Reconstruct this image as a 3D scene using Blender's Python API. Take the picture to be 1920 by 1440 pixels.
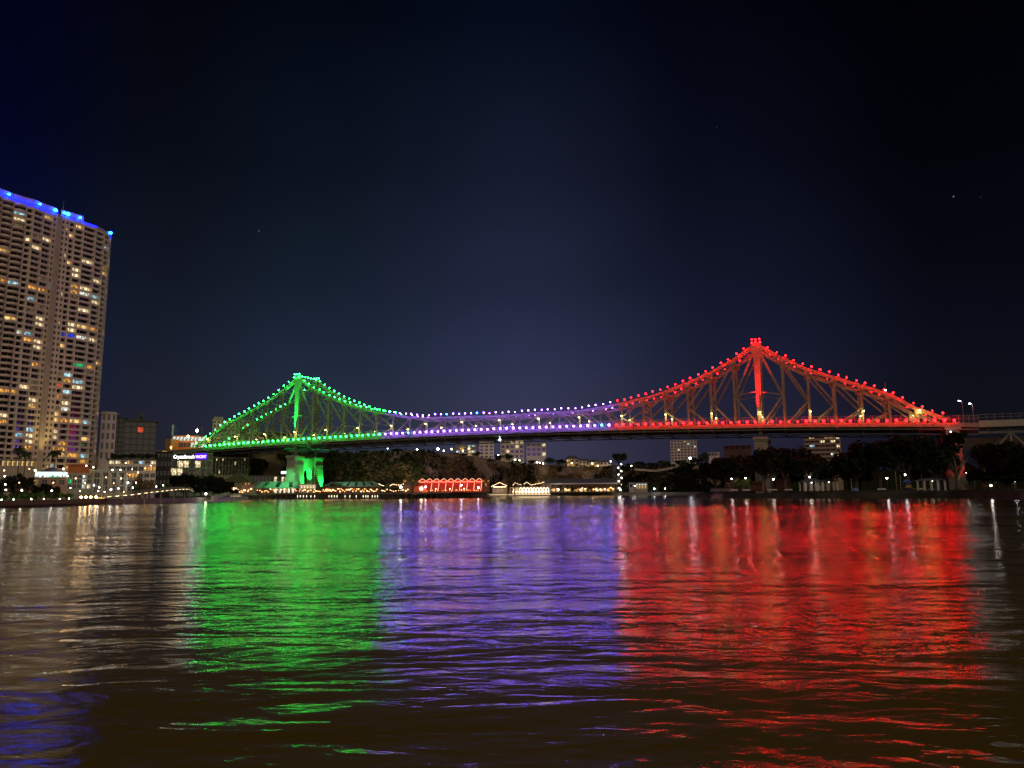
import bpy, bmesh, math, random
from mathutils import Vector, Matrix
for _o in list(bpy.data.objects): bpy.data.objects.remove(_o)
SC = bpy.context.scene; COL = SC.collection
PI = math.pi; R = math.radians

# ------------------------------------------------------------------ camera
CAM_H = 3.8; FPX = 1400.0; PITCH = math.atan(201/FPX); ROLL = 0.007
cd = bpy.data.cameras.new('camera'); cam = bpy.data.objects.new('camera', cd); COL.objects.link(cam)
cd.sensor_width = 36; cd.lens = 36*FPX/1920; cd.clip_start = .5; cd.clip_end = 9000
cam.matrix_world = Matrix.Translation((0, 0, CAM_H)) @ Matrix.Rotation(PI/2+PITCH, 4, 'X') @ Matrix.Rotation(-ROLL, 4, 'Z')
SC.camera = cam

# ------------------------------------------------------------------ night sky over a lit city
w = bpy.data.worlds.new('World'); SC.world = w; w.use_nodes = True
nt = w.node_tree; nt.nodes.clear()
def N(nt, t, **k):
    n = nt.nodes.new(t)
    for a, b in k.items(): setattr(n, a, b)
    return n
def ramp(nt, stops, interp='LINEAR'):
    r = N(nt, 'ShaderNodeValToRGB'); r.color_ramp.interpolation = interp
    el = r.color_ramp.elements
    while len(el) < len(stops): el.new(.5)
    for e, (p, c) in zip(el, stops): e.position = p; e.color = (*c, 1)
    return r
tc = N(nt, 'ShaderNodeTexCoord'); sx = N(nt, 'ShaderNodeSeparateXYZ')
nt.links.new(tc.outputs['Generated'], sx.inputs[0])
asn = N(nt, 'ShaderNodeMath', operation='ARCSINE'); nt.links.new(sx.outputs['Z'], asn.inputs[0])
mr = N(nt, 'ShaderNodeMapRange'); mr.inputs['From Min'].default_value = 0; mr.inputs['From Max'].default_value = PI/2
nt.links.new(asn.outputs[0], mr.inputs['Value'])
SKY = ramp(nt, [(0, (.046, .044, .080)), (.05, (.040, .041, .079)), (.115, (.025, .032, .072)), (.17, (.0155, .0205, .047)),
                (.26, (.0072, .0098, .0235)), (.38, (.0018, .0034, .0105)), (1, (.0006, .0010, .0040))])
nt.links.new(mr.outputs[0], SKY.inputs[0])
az = N(nt, 'ShaderNodeMath', operation='ARCTAN2'); nt.links.new(sx.outputs['X'], az.inputs[0]); nt.links.new(sx.outputs['Y'], az.inputs[1])
mz = N(nt, 'ShaderNodeMapRange'); mz.inputs['From Min'].default_value = -PI; mz.inputs['From Max'].default_value = PI
nt.links.new(az.outputs[0], mz.inputs['Value'])
# the glow of the city is strongest up river, bluer beside the tower with the blue roof lamps, weaker over the dark park
AZ = ramp(nt, [(0, (.5, .5, .5)), (.34, (.35, .36, .45)), (.40, (.15, .19, .62)), (.427, (.36, .38, .34)), (.458, (.52, .69, .60)), (.502, (1.0, 1.0, 1.04)), (.545, (.40, .38, .44)),
               (.586, (.12, .12, .12)), (.66, (.15, .15, .16)), (1, (.5, .5, .5))], 'EASE')
nt.links.new(mz.outputs[0], AZ.inputs[0])
mx = N(nt, 'ShaderNodeMix', data_type='RGBA', blend_type='MULTIPLY'); mx.inputs['Factor'].default_value = 1
nt.links.new(SKY.outputs[0], mx.inputs['A']); nt.links.new(AZ.outputs[0], mx.inputs['B'])
# thin uneven haze high over the city, and a few faint stars
cn = N(nt, 'ShaderNodeTexNoise'); cn.inputs['Scale'].default_value = 3.2; cn.inputs['Detail'].default_value = 5; cn.inputs['Distortion'].default_value = .8
nt.links.new(tc.outputs['Generated'], cn.inputs['Vector'])
cm = N(nt, 'ShaderNodeMapRange'); cm.inputs['From Min'].default_value = .3; cm.inputs['From Max'].default_value = .7; cm.inputs['To Min'].default_value = .88; cm.inputs['To Max'].default_value = 1.10
nt.links.new(cn.outputs['Fac'], cm.inputs['Value'])
mh = N(nt, 'ShaderNodeMix', data_type='RGBA', blend_type='MULTIPLY'); mh.inputs['Factor'].default_value = 1
nt.links.new(mx.outputs['Result'], mh.inputs['A']); nt.links.new(cm.outputs[0], mh.inputs['B'])
vo = N(nt, 'ShaderNodeTexVoronoi'); vo.inputs['Scale'].default_value = 26; nt.links.new(tc.outputs['Generated'], vo.inputs['Vector'])
lt1 = N(nt, 'ShaderNodeMath', operation='LESS_THAN'); lt1.inputs[1].default_value = .022; nt.links.new(vo.outputs['Distance'], lt1.inputs[0])
sc_ = N(nt, 'ShaderNodeSeparateColor'); nt.links.new(vo.outputs['Color'], sc_.inputs[0])
pw_ = N(nt, 'ShaderNodeMath', operation='POWER'); pw_.inputs[1].default_value = 5; nt.links.new(sc_.outputs[0], pw_.inputs[0])
st_ = N(nt, 'ShaderNodeMath', operation='MULTIPLY'); nt.links.new(lt1.outputs[0], st_.inputs[0]); nt.links.new(pw_.outputs[0], st_.inputs[1])
st2 = N(nt, 'ShaderNodeMath', operation='MULTIPLY'); st2.inputs[1].default_value = .22; nt.links.new(st_.outputs[0], st2.inputs[0])
ma = N(nt, 'ShaderNodeMix', data_type='RGBA', blend_type='ADD'); ma.inputs['Factor'].default_value = 1
nt.links.new(mh.outputs['Result'], ma.inputs['A']); nt.links.new(st2.outputs[0], ma.inputs['B']); mx = ma
bg = N(nt, 'ShaderNodeBackground'); bg.inputs['Strength'].default_value = 1.0
out = N(nt, 'ShaderNodeOutputWorld')
nt.links.new(mx.outputs['Result'], bg.inputs['Color']); nt.links.new(bg.outputs[0], out.inputs['Surface'])

# ------------------------------------------------------------------ the city's glow and the moon, from behind the camera
sd = bpy.data.lights.new('city_glow', 'SUN'); sun = bpy.data.objects.new('city_glow', sd); COL.objects.link(sun)
sd.energy = .60; sd.angle = R(70); sd.color = (1, .80, .58)
sun.rotation_euler = (Vector((0, 0, 0)) - Vector((.30, -.85, .50))).to_track_quat('-Z', 'Y').to_euler()

vs = SC.view_settings; vs.view_transform = 'Standard'; vs.look = 'None'; vs.gamma = 1; vs.exposure = 0; vs.use_curve_mapping = False
cy = SC.cycles
cy.use_denoising = True; cy.denoiser = 'OPENIMAGEDENOISE'; cy.use_adaptive_sampling = True; cy.adaptive_threshold = .004; cy.adaptive_min_samples = 64
cy.max_bounces = 5; cy.diffuse_bounces = 2; cy.glossy_bounces = 3; cy.transparent_max_bounces = 6; cy.transmission_bounces = 3
cy.sample_clamp_indirect = 4; cy.sample_clamp_direct = 26; cy.use_light_tree = True; cy.caustics_reflective = False; cy.caustics_refractive = False

# ------------------------------------------------------------------ survey helpers: a sight line at a given distance -> a point in the world
_F = Vector((0, math.cos(PITCH), math.sin(PITCH))); _U = Vector((0, -math.sin(PITCH), math.cos(PITCH)))
def at(u, v, Y):
    a = (u-960)/FPX; b = (720-v)/FPX; c, s = math.cos(ROLL), math.sin(ROLL)
    a2, b2 = a*c+b*s, -a*s+b*c
    d = Vector((a2, _F.y+b2*_U.y, _F.z+b2*_U.z)); k = Y/d.y
    return Vector((d.x*k, Y, CAM_H+d.z*k))
def gx(u, Y): return at(u, 921-(u-960)*.007, Y).x
def gz(v, u, Y): return at(u, v, Y).z

# ------------------------------------------------------------------ materials
MATS = {}
def mat(name, col, rough=.7, var=.18, scale=.6, metal=0, bump=0, spec=.4):
    if name in MATS: return MATS[name]
    m = bpy.data.materials.new(name); m.use_nodes = True; t = m.node_tree
    b = t.nodes['Principled BSDF']; b.inputs['Roughness'].default_value = rough; b.inputs['Metallic'].default_value = metal
    b.inputs['Specular IOR Level'].default_value = spec
    co = N(t, 'ShaderNodeTexCoord'); n = N(t, 'ShaderNodeTexNoise'); n.inputs['Scale'].default_value = scale; n.inputs['Detail'].default_value = 5
    t.links.new(co.outputs['Object'], n.inputs['Vector'])
    r = ramp(t, [(.3, tuple(c*(1-var) for c in col)), (.7, tuple(min(1, c*(1+var)) for c in col))])
    t.links.new(n.outputs['Fac'], r.inputs[0]); t.links.new(r.outputs[0], b.inputs['Base Color'])
    if bump:
        n2 = N(t, 'ShaderNodeTexNoise'); n2.inputs['Scale'].default_value = scale*5; n2.inputs['Detail'].default_value = 6
        t.links.new(co.outputs['Object'], n2.inputs['Vector'])
        bp = N(t, 'ShaderNodeBump'); bp.inputs['Strength'].default_value = bump; bp.inputs['Distance'].default_value = .3
        t.links.new(n2.outputs['Fac'], bp.inputs['Height']); t.links.new(bp.outputs[0], b.inputs['Normal'])
    MATS[name] = m; return m
def emit(name, col, s, sampling=True):
    if name in MATS: return MATS[name]
    m = bpy.data.materials.new(name); m.use_nodes = True; t = m.node_tree; t.nodes.clear()
    e = N(t, 'ShaderNodeEmission'); e.inputs['Color'].default_value = (*col, 1); e.inputs['Strength'].default_value = s
    o = N(t, 'ShaderNodeOutputMaterial'); t.links.new(e.outputs[0], o.inputs['Surface'])
    m.cycles.emission_sampling = 'FRONT' if sampling else 'NONE'
    MATS[name] = m; return m
def lit(name, col, s, seed=0):
    """a lit window: curtains and furniture make the light uneven"""
    if name in MATS: return MATS[name]
    m = bpy.data.materials.new(name); m.use_nodes = True; t = m.node_tree; t.nodes.clear()
    co = N(t, 'ShaderNodeTexCoord'); n = N(t, 'ShaderNodeTexNoise'); n.inputs['Scale'].default_value = 1.3; n.inputs['Detail'].default_value = 3
    mp = N(t, 'ShaderNodeMapping'); mp.inputs['Scale'].default_value = (1, 1, .45); mp.inputs['Location'].default_value = (seed*3.1, seed, 0)
    t.links.new(co.outputs['Object'], mp.inputs[0]); t.links.new(mp.outputs[0], n.inputs['Vector'])
    r = ramp(t, [(.36, tuple(c*.10 for c in col)), (.5, tuple(c*.5 for c in col)), (.62, col)])
    t.links.new(n.outputs['Fac'], r.inputs[0])
    e = N(t, 'ShaderNodeEmission'); e.inputs['Strength'].default_value = s; t.links.new(r.outputs[0], e.inputs['Color'])
    o = N(t, 'ShaderNodeOutputMaterial'); t.links.new(e.outputs[0], o.inputs['Surface'])
    m.cycles.emission_sampling = 'AUTO'
    MATS[name] = m; return m

STEEL = mat('bridge_steel', (.28, .265, .19), .55, .2, .5, bump=.1)
DARKSTEEL = mat('dark_steel', (.12, .12, .12), .5, .2, 1)
ASPH = mat('asphalt', (.05, .05, .05), .85)
CONC = mat('concrete', (.34, .31, .26), .85, .2, .4, bump=.15)
STONE = mat('porphyry_stone', (.36, .33, .26), .9, .22, .35, bump=.2)
BEIGE = mat('beige_render', (.50, .42, .33), .8, .12, .3)
WHITE = mat('white_render', (.66, .62, .56), .8, .1, .3)
GREYW = mat('grey_render', (.30, .30, .28), .8, .15, .3)
GREENW = mat('green_grey_cladding', (.075, .10, .068), .7, .15, .3)
ORANGEW = mat('orange_panel', (.65, .20, .05), .6, .08, .3)
BLUEW = mat('blue_panel', (.05, .09, .34), .6, .08, .3)
DARKW = mat('dark_cladding', (.035, .035, .035), .7, .2, .5)
BROWN = mat('brown_roof', (.10, .065, .045), .8, .2, .6)
ROOFM = mat('roof_sheet', (.22, .24, .22), .5, .15, .5)
SLATE = mat('slate_roof', (.14, .13, .16), .6, .2, .5)
REDW = mat('red_panel', (.55, .06, .04), .6, .12, .5)
WOOD = mat('timber', (.26, .19, .11), .8, .25, 1.2)
PILE = mat('timber_pile', (.16, .13, .10), .9, .25, 1.2)
GLASS = mat('dark_glass', (.02, .022, .03), .12, .1, .3, spec=.6)
RAIL = mat('rail_metal', (.40, .38, .34), .5, .1, 1)
GRASS = mat('lawn', (.07, .095, .03), .95, .35, .25, bump=.3)
EARTH = mat('bank_soil', (.09, .075, .055), .95, .3, .15, bump=.3)
ROCK = mat('cliff_rock', (.25, .19, .13), .95, .4, .10, bump=.8)
BARK = mat('bark', (.12, .085, .055), .95, .3, 2)
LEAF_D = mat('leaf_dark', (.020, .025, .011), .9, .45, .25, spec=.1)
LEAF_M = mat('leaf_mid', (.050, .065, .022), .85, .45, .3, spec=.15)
LEAF_DRY = mat('leaf_dry', (.19, .135, .07), .9, .5, .12, spec=.1)
LEAF_G = mat('leaf_garden', (.075, .13, .03), .8, .4, .5, spec=.2)
WARM = lambda s: emit('warm_lamp_%g' % s, (1, .55, .20), s)

# ------------------------------------------------------------------ mesh builder: fills one mesh object
class MB:
    def __init__(s): s.v = []; s.f = []; s.m = []; s.ms = []
    def mi(s, m):
        if m not in s.ms: s.ms.append(m)
        return s.ms.index(m)
    def face(s, pts, m):
        b = len(s.v); s.v += [tuple(p) for p in pts]; s.f.append(tuple(range(b, b+len(pts)))); s.m.append(s.mi(m))
    def hexa(s, p, m):
        b = len(s.v); s.v += [tuple(q) for q in p]; k = s.mi(m)
        for q in ((3, 2, 1, 0), (4, 5, 6, 7), (0, 1, 5, 4), (1, 2, 6, 5), (2, 3, 7, 6), (3, 0, 4, 7)):
            s.f.append(tuple(b+i for i in q)); s.m.append(k)
    def box(s, x0, y0, z0, x1, y1, z1, m, dx=0, dy=0):
        s.hexa([(x0-dx, y0-dy, z0), (x1+dx, y0-dy, z0), (x1+dx, y1+dy, z0), (x0-dx, y1+dy, z0), (x0, y0, z1), (x1, y0, z1), (x1, y1, z1), (x0, y1, z1)], m)
    def beam(s, a, b, wd, h, m, side=None, wd2=None, h2=None):
        a, b = Vector(a), Vector(b); t = (b-a).normalized(); wd2 = wd2 or wd; h2 = h2 or h
        up = Vector((0, 0, 1)) if side is None else Vector(side)
        r = t.cross(up)
        if r.length < 1e-4: r = t.cross(Vector((1, 0, 0)))
        r.normalize(); u = r.cross(t)
        p = []
        for c, ww, hh in ((a, wd/2, h/2), (b, wd2/2, h2/2)):
            p += [c-r*ww-u*hh, c+r*ww-u*hh, c+r*ww+u*hh, c-r*ww+u*hh]
        s.hexa(p, m)
    def ibeam(s, a, b, wd, h, m, t=.12):
        a, b = Vector(a), Vector(b); d = (b-a).normalized(); y = Vector((0, 1, 0))
        u = d.cross(y).normalized()
        s.beam(a+u*(h/2-t/2), b+u*(h/2-t/2), wd, t, m, u); s.beam(a-u*(h/2-t/2), b-u*(h/2-t/2), wd, t, m, u)
        s.beam(a-y*(wd/2-.1), b-y*(wd/2-.1), t*.8, h-2*t-.01, m, u); s.beam(a+y*(wd/2-.1), b+y*(wd/2-.1), t*.8, h-2*t-.01, m, u)
    def tube(s, pts, r, n, m, r2=None, cap=True):
        pts = [Vector(p) for p in pts]; r2 = r if r2 is None else r2; b0 = len(s.v); k = s.mi(m); L = len(pts)
        for i, p in enumerate(pts):
            t = (pts[min(i+1, L-1)]-pts[max(i-1, 0)]).normalized()
            x = t.cross(Vector((0, 0, 1)))
            if x.length < 1e-3: x = t.cross(Vector((0, 1, 0)))
            x.normalize(); y = x.cross(t); rr = r+(r2-r)*i/max(1, L-1)
            for j in range(n):
                an = 2*PI*j/n; s.v.append(tuple(p+x*(rr*math.cos(an))+y*(rr*math.sin(an))))
        for i in range(L-1):
            for j in range(n):
                a = b0+i*n+j; c = b0+i*n+(j+1) % n
                s.f.append((a, c, c+n, a+n)); s.m.append(k)
        if cap:
            s.f.append(tuple(b0+j for j in range(n))[::-1]); s.m.append(k)
            s.f.append(tuple(b0+(L-1)*n+j for j in range(n))); s.m.append(k)
    def ball(s, c, r, m, n=8, k=5, sz=1, z0=-1):
        c = Vector(c); b0 = len(s.v); mi = s.mi(m)
        for i in range(k+1):
            zz = z0+(1-z0)*i/k; ph = math.asin(max(-1, min(1, zz)))
            for j in range(n):
                an = 2*PI*j/n; s.v.append((c.x+r*math.cos(ph)*math.cos(an), c.y+r*math.cos(ph)*math.sin(an), c.z+r*zz*sz))
        for i in range(k):
            for j in range(n):
                a = b0+i*n+j; d = b0+i*n+(j+1) % n
                s.f.append((a, d, d+n, a+n)); s.m.append(mi)
    def prism(s, poly, z0, z1, m, mtop=None):
        n = len(poly); b = len(s.v); k = s.mi(m); kt = s.mi(mtop or m)
        s.v += [(x, y, z0) for x, y in poly]+[(x, y, z1) for x, y in poly]
        for i in range(n):
            j = (i+1) % n; s.f.append((b+i, b+j, b+n+j, b+n+i)); s.m.append(k)
        s.f.append(tuple(b+n+i for i in range(n))); s.m.append(kt)
        s.f.append(tuple(b+i for i in range(n))[::-1]); s.m.append(k)
    def mesh(s, name, smooth=False):
        me = bpy.data.meshes.new(name); me.from_pydata(s.v, [], s.f)
        for m in s.ms: me.materials.append(m)
        me.polygons.foreach_set('material_index', s.m)
        if smooth: me.polygons.foreach_set('use_smooth', [True]*len(me.polygons))
        me.update(); return me
    def build(s, name, parent=None, loc=None, kind=None, smooth=False, label=None):
        o = bpy.data.objects.new(name, s.mesh(name, smooth)); COL.objects.link(o)
        if parent: o.parent = parent
        if loc: o.location = loc
        if kind: o['kind'] = kind
        if label: o['label'] = label
        return o
def tag(o, label, cat, group=None):
    o['label'] = label; o['category'] = cat
    if group: o['group'] = group
    return o
def thing(name, label, cat, loc=(0, 0, 0), rz=0, group=None):
    o = bpy.data.objects.new(name, None); COL.objects.link(o); o.location = loc; o.rotation_euler = (0, 0, rz); o.empty_display_size = .5
    return tag(o, label, cat, group)
def inst(name, me, parent=None, loc=(0, 0, 0), rz=0, m=None, sc=None, kind=None):
    o = bpy.data.objects.new(name, me); COL.objects.link(o); o.parent = parent; o.location = loc; o.rotation_euler = (0, 0, rz)
    if sc: o.scale = sc
    if m:
        o.material_slots[0].link = 'OBJECT'; o.material_slots[0].material = m
    if kind: o['kind'] = kind
    return o
def copy_thing(root, label, loc, rz=None, sc=None, group=None):
    c = root.copy(); COL.objects.link(c); c.location = loc
    if rz is not None: c.rotation_euler = (0, 0, rz)
    if sc: c.scale = sc
    c['label'] = label
    if group: c['group'] = group
    for ch in list(root.children):
        d = ch.copy(); COL.objects.link(d); d.parent = c
        for g in list(ch.children):
            e = g.copy(); COL.objects.link(e); e.parent = d
    return c
def spot(name, loc, target, power, col, size, parent=None, blend=.6, rad=.3):
    l = bpy.data.lights.new(name, 'SPOT'); l.energy = power; l.color = col; l.spot_size = R(size); l.spot_blend = blend; l.shadow_soft_size = rad
    o = bpy.data.objects.new(name, l); COL.objects.link(o)
    o.location = loc; o.rotation_euler = (Vector(target)-Vector(loc)).to_track_quat('-Z', 'Y').to_euler()
    if parent: o.parent = parent
    return o

# ------------------------------------------------------------------ water
wm = bpy.data.materials.new('river_water'); wm.use_nodes = True; t = wm.node_tree; t.nodes.clear()
co = N(t, 'ShaderNodeTexCoord')
hsum = None
sy = N(t, 'ShaderNodeSeparateXYZ'); t.links.new(co.outputs['Object'], sy.inputs[0])
near = N(t, 'ShaderNodeMapRange'); near.inputs['From Min'].default_value = 18; near.inputs['From Max'].default_value = 75; near.inputs['To Min'].default_value = 1; near.inputs['To Max'].default_value = .48
t.links.new(sy.outputs['Y'], near.inputs['Value'])
#        scale  x-stretch  slope-ish amp  detail  rot
for i, (wl, st, amp, det, rot) in enumerate([(34, 3.0, .30, 2, 7), (17, 3.0, .22, 2, -6), (8.0, 2.8, .19, 2, 8), (3.2, 2.4, .165, 2, -9), (1.5, 2.1, .088, 2, 12), (.62, 1.8, .034, 2, 5), (.2, 1.5, .0075, 2, -20)]):
    mp = N(t, 'ShaderNodeMapping'); mp.inputs['Scale'].default_value = (1/(wl*st), 1/wl, 1); mp.inputs['Rotation'].default_value = (0, 0, R(rot))
    mp.inputs['Location'].default_value = (i*17.3+3.37, i*5.1+.43, i*2.71+.29)
    n = N(t, 'ShaderNodeTexNoise'); n.inputs['Scale'].default_value = 1; n.inputs['Detail'].default_value = det; n.inputs['Distortion'].default_value = .6
    t.links.new(co.outputs['Object'], mp.inputs[0]); t.links.new(mp.outputs[0], n.inputs['Vector'])
    mu = N(t, 'ShaderNodeMath', operation='MULTIPLY'); mu.inputs[1].default_value = amp; t.links.new(n.outputs['Fac'], mu.inputs[0])
    if wl < 2:                                   # short ripples far out are finer than the surface detail: there the roughness stands for them
        m2 = N(t, 'ShaderNodeMath', operation='MULTIPLY'); t.links.new(mu.outputs[0], m2.inputs[0]); t.links.new(near.outputs[0], m2.inputs[1]); mu = m2
    if hsum is None: hsum = mu
    else:
        ad = N(t, 'ShaderNodeMath', operation='ADD'); t.links.new(hsum.outputs[0], ad.inputs[0]); t.links.new(mu.outputs[0], ad.inputs[1]); hsum = ad
bp = N(t, 'ShaderNodeBump'); bp.inputs['Distance'].default_value = 1; bp.inputs['Strength'].default_value = 1; t.links.new(hsum.outputs[0], bp.inputs['Height'])
fr = N(t, 'ShaderNodeFresnel'); fr.inputs['IOR'].default_value = 1.333; t.links.new(bp.outputs[0], fr.inputs['Normal'])
df = N(t, 'ShaderNodeBsdfDiffuse'); df.inputs['Color'].default_value = (.20, .132, .010, 1)
gl = N(t, 'ShaderNodeBsdfAnisotropic', distribution='BECKMANN'); gl.inputs['Roughness'].default_value = .17; gl.inputs['Color'].default_value = (.95, .95, .95, 1)
t.links.new(bp.outputs[0], gl.inputs['Normal'])
# the breeze ruffles the open river more than the sheltered water close to this bank, in cat's paws
cp = N(t, 'ShaderNodeTexNoise'); cp.inputs['Scale'].default_value = 1; cp.inputs['Detail'].default_value = 4
mp = N(t, 'ShaderNodeMapping'); mp.inputs['Scale'].default_value = (.012, .05, 1); t.links.new(co.outputs['Object'], mp.inputs[0]); t.links.new(mp.outputs[0], cp.inputs['Vector'])
r1 = N(t, 'ShaderNodeMapRange'); r1.inputs['From Min'].default_value = 15; r1.inputs['From Max'].default_value = 65; r1.inputs['To Min'].default_value = .17; r1.inputs['To Max'].default_value = .212
t.links.new(sy.outputs['Y'], r1.inputs['Value'])
r2 = N(t, 'ShaderNodeMapRange'); r2.inputs['From Min'].default_value = .35; r2.inputs['From Max'].default_value = .65; r2.inputs['To Min'].default_value = -.07; r2.inputs['To Max'].default_value = .05
t.links.new(cp.outputs['Fac'], r2.inputs['Value'])
ra = N(t, 'ShaderNodeMath', operation='ADD'); t.links.new(r1.outputs[0], ra.inputs[0]); t.links.new(r2.outputs[0], ra.inputs[1]); t.links.new(ra.outputs[0], gl.inputs['Roughness'])
ms = N(t, 'ShaderNodeMixShader'); t.links.new(fr.outputs[0], ms.inputs[0]); t.links.new(df.outputs[0], ms.inputs[1]); t.links.new(gl.outputs[0], ms.inputs[2])
o = N(t, 'ShaderNodeOutputMaterial'); t.links.new(ms.outputs[0], o.inputs['Surface'])
b = MB(); b.face([(-2500, -120, 0), (2500, -120, 0), (2500, 4000, 0), (-2500, 4000, 0)], wm)
b.build('river_water', kind='structure')

# ------------------------------------------------------------------ banks and ground
def land(name, poly, z, side, top, z0=-2):
    b = MB(); b.prism(poly, z0, z, side, top); return b.build(name, kind='structure')
land('left_bank', [(-152, 150), (-150, 224), (-150, 300), (-147, 362), (-150, 428), (-168, 452), (-168, 520), (-1200, 520), (-1200, 150)], 1.9, CONC, EARTH)
land('wharf_terrace', [(-168, 460), (-104, 452), (-58, 452), (-12, 570), (84, 589), (120, 560), (135, 520), (260, 600), (260, 900), (-168, 900)], 2.3, CONC, EARTH)
land('park_bank', [(92, 378), (99, 371), (122, 352), (145, 333), (173, 310), (186, 270), (176, 236), (190, 200), (900, 190), (1200, 300), (1200, 620), (150, 620), (118, 470)], 2.2, EARTH, EARTH)
land('far_ground', [(-4000, 900), (4000, 900), (4000, 4200), (-4000, 4200)], 1.2, EARTH, EARTH)
# ------------------------------------------------------------------ the cantilever bridge (local x along the deck, y away from the camera)
PN = 11.3; BW = 20.0
bridge = thing('cantilever_bridge', 'long steel cantilever bridge with two peaked towers lit green, purple and red', 'bridge', (119.8, 360, 0), math.atan2(-.3638, .9315))
INW = [74.2, 66.9, 61.2, 56.7, 53.0, 50.3, 48.3, 46.5, 45.4, 45.3, 45.2, 44.9, 44.8]
OUTW = [74.2, 66.6, 60.1, 55.6, 51.0, 46.3, 39.0, 34.0]
def top_z(i):
    if i > 0: return OUTW[i]
    if i < -24: return OUTW[-24-i]
    k = -i if i >= -12 else 24+i
    return INW[k]
def deck_z(x):                                   # the deck is a shallow arch, highest at mid span
    s = x/PN+12
    return 37.0-1.75*(s/12)**2*(1 if abs(s) < 12 else .95)
def low_z(i): return deck_z(i*PN)-1.5
NODES = list(range(-31, 8))
GREEN, PURPLE, RED = 'g', 'p', 'r'
def hue(x): return GREEN if x < -18.25*PN else (PURPLE if x < -6.2*PN else RED)
LAMPMAT = {'g': emit('lamp_green', (.010, 1, .07), 90), 'p': emit('lamp_purple', (.25, .085, 1), 215), 'r': emit('lamp_red', (1, .0022, .0036), 165), 'b': emit('lamp_blue', (.02, .22, 1), 110)}
FLOOD = emit('lamp_flood_yellow', (1, .80, .22), 200)

def member(name, a, b, wd, h, plate=False):
    m = MB()
    (m.ibeam if not plate else m.beam)(a, b, wd, h, STEEL) if not plate else m.beam(a, b, wd, h, STEEL, (0, 1, 0))
    return m.build(name, bridge)
def kz(i): return low_z(i)+(top_z(i)-low_z(i))*.46
for y in (0, BW):
    for i in NODES:
        x = i*PN
        a = (x, y, low_z(i)); tz = top_z(i)
        if i < 7:
            x2 = x+PN
            big = 1.75 if (i in (-25, -24, -1, 0) or i < -20 or i > -5) else 1.25
            member('top_chord', (x+.2, y, tz), (x2-.2, y, top_z(i+1)), 1.1, big)
            member('bottom_chord', (x+.2, y, low_z(i)), (x2-.2, y, low_z(i+1)), .9, 1.2)
        if i in (0, -24):                        # the tower post: tapers downward and spreads into a cap
            m = MB()
            m.beam((x, y, tz-7), (x, y, low_z(i)+1), 3.0, 1.7, STEEL, (0, 1, 0), 2.0, 1.5)
            m.hexa([(x-1.5, y-.85, tz-7), (x+1.5, y-.85, tz-7), (x+1.5, y+.85, tz-7), (x-1.5, y+.85, tz-7),
                    (x-2.7, y-.9, tz-3), (x+2.7, y-.9, tz-3), (x+2.7, y+.9, tz-3), (x-2.7, y+.9, tz-3)], STEEL)
            m.hexa([(x-2.7, y-.9, tz-3), (x+2.7, y-.9, tz-3), (x+2.7, y+.9, tz-3), (x-2.7, y+.9, tz-3),
                    (x-2.2, y-.9, tz+.9), (x+2.2, y-.9, tz+.9), (x+2.2, y+.9, tz+.9), (x-2.2, y+.9, tz+.9)], STEEL)
            m.build('tower_post', bridge)
        elif i not in (7, -31):
            near_tower = min(abs(i), abs(i+24)) <= 5
            member('vertical_post', (x, y, low_z(i)+.6), (x, y, tz-.6), .75 if near_tower else .6, 1.05 if near_tower else .75)
            g = MB(); g.beam((x-1.5, y-.62, tz-.9), (x+1.5, y-.62, tz-.9), .08, 2.2, STEEL, (0, 0, 1)); g.build('gusset_plate', bridge)
    # K panels next to the towers, single diagonals towards mid span
    for tw, sgn, n in ((0, -1, 6), (0, 1, 6), (-24, 1, 6), (-24, -1, 6)):
        for k in range(n):
            inn, ou = tw+sgn*k, tw+sgn*(k+1)
            d = .8 if k < 3 else .7
            member('upper_diagonal', (inn*PN+sgn*.4, y, top_z(inn)-1.5), (ou*PN-sgn*.4, y, kz(ou)+.5), .7, d)
            member('lower_diagonal', (ou*PN-sgn*.4, y, kz(ou)-.5), (inn*PN+sgn*.9, y, low_z(inn)+.9), .7, d)
        member('tower_strut', (tw*PN+sgn*1.0, y, kz(tw+sgn)+1.8), (tw*PN+sgn*(PN-.4), y, kz(tw+sgn)+.3), .45, .5, True)
    for i in range(-17, -6):
        if i <= -16: o_, n_ = i+1, i             # top of the node nearer mid span, down to the tower side
        if i == -17: member('diagonal_brace', (-17*PN, y, top_z(-17)-1), (-18*PN, y, low_z(-18)+.7), .6, .75)
    for a, b_ in ((-9, -8), (-8, -7), (-7, -6), (-15, -16), (-16, -17), (-9, -10), (-10, -11), (-11, -12), (-15, -14), (-14, -13), (-13, -12)):
        sg = 1 if b_ > a else -1
        member('diagonal_brace', (a*PN+sg*.5, y, top_z(a)-.9), (b_*PN-sg*.5, y, low_z(b_)+.8), .6, .75 if a in (-9, -8, -7, -15, -16) else .55)
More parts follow.
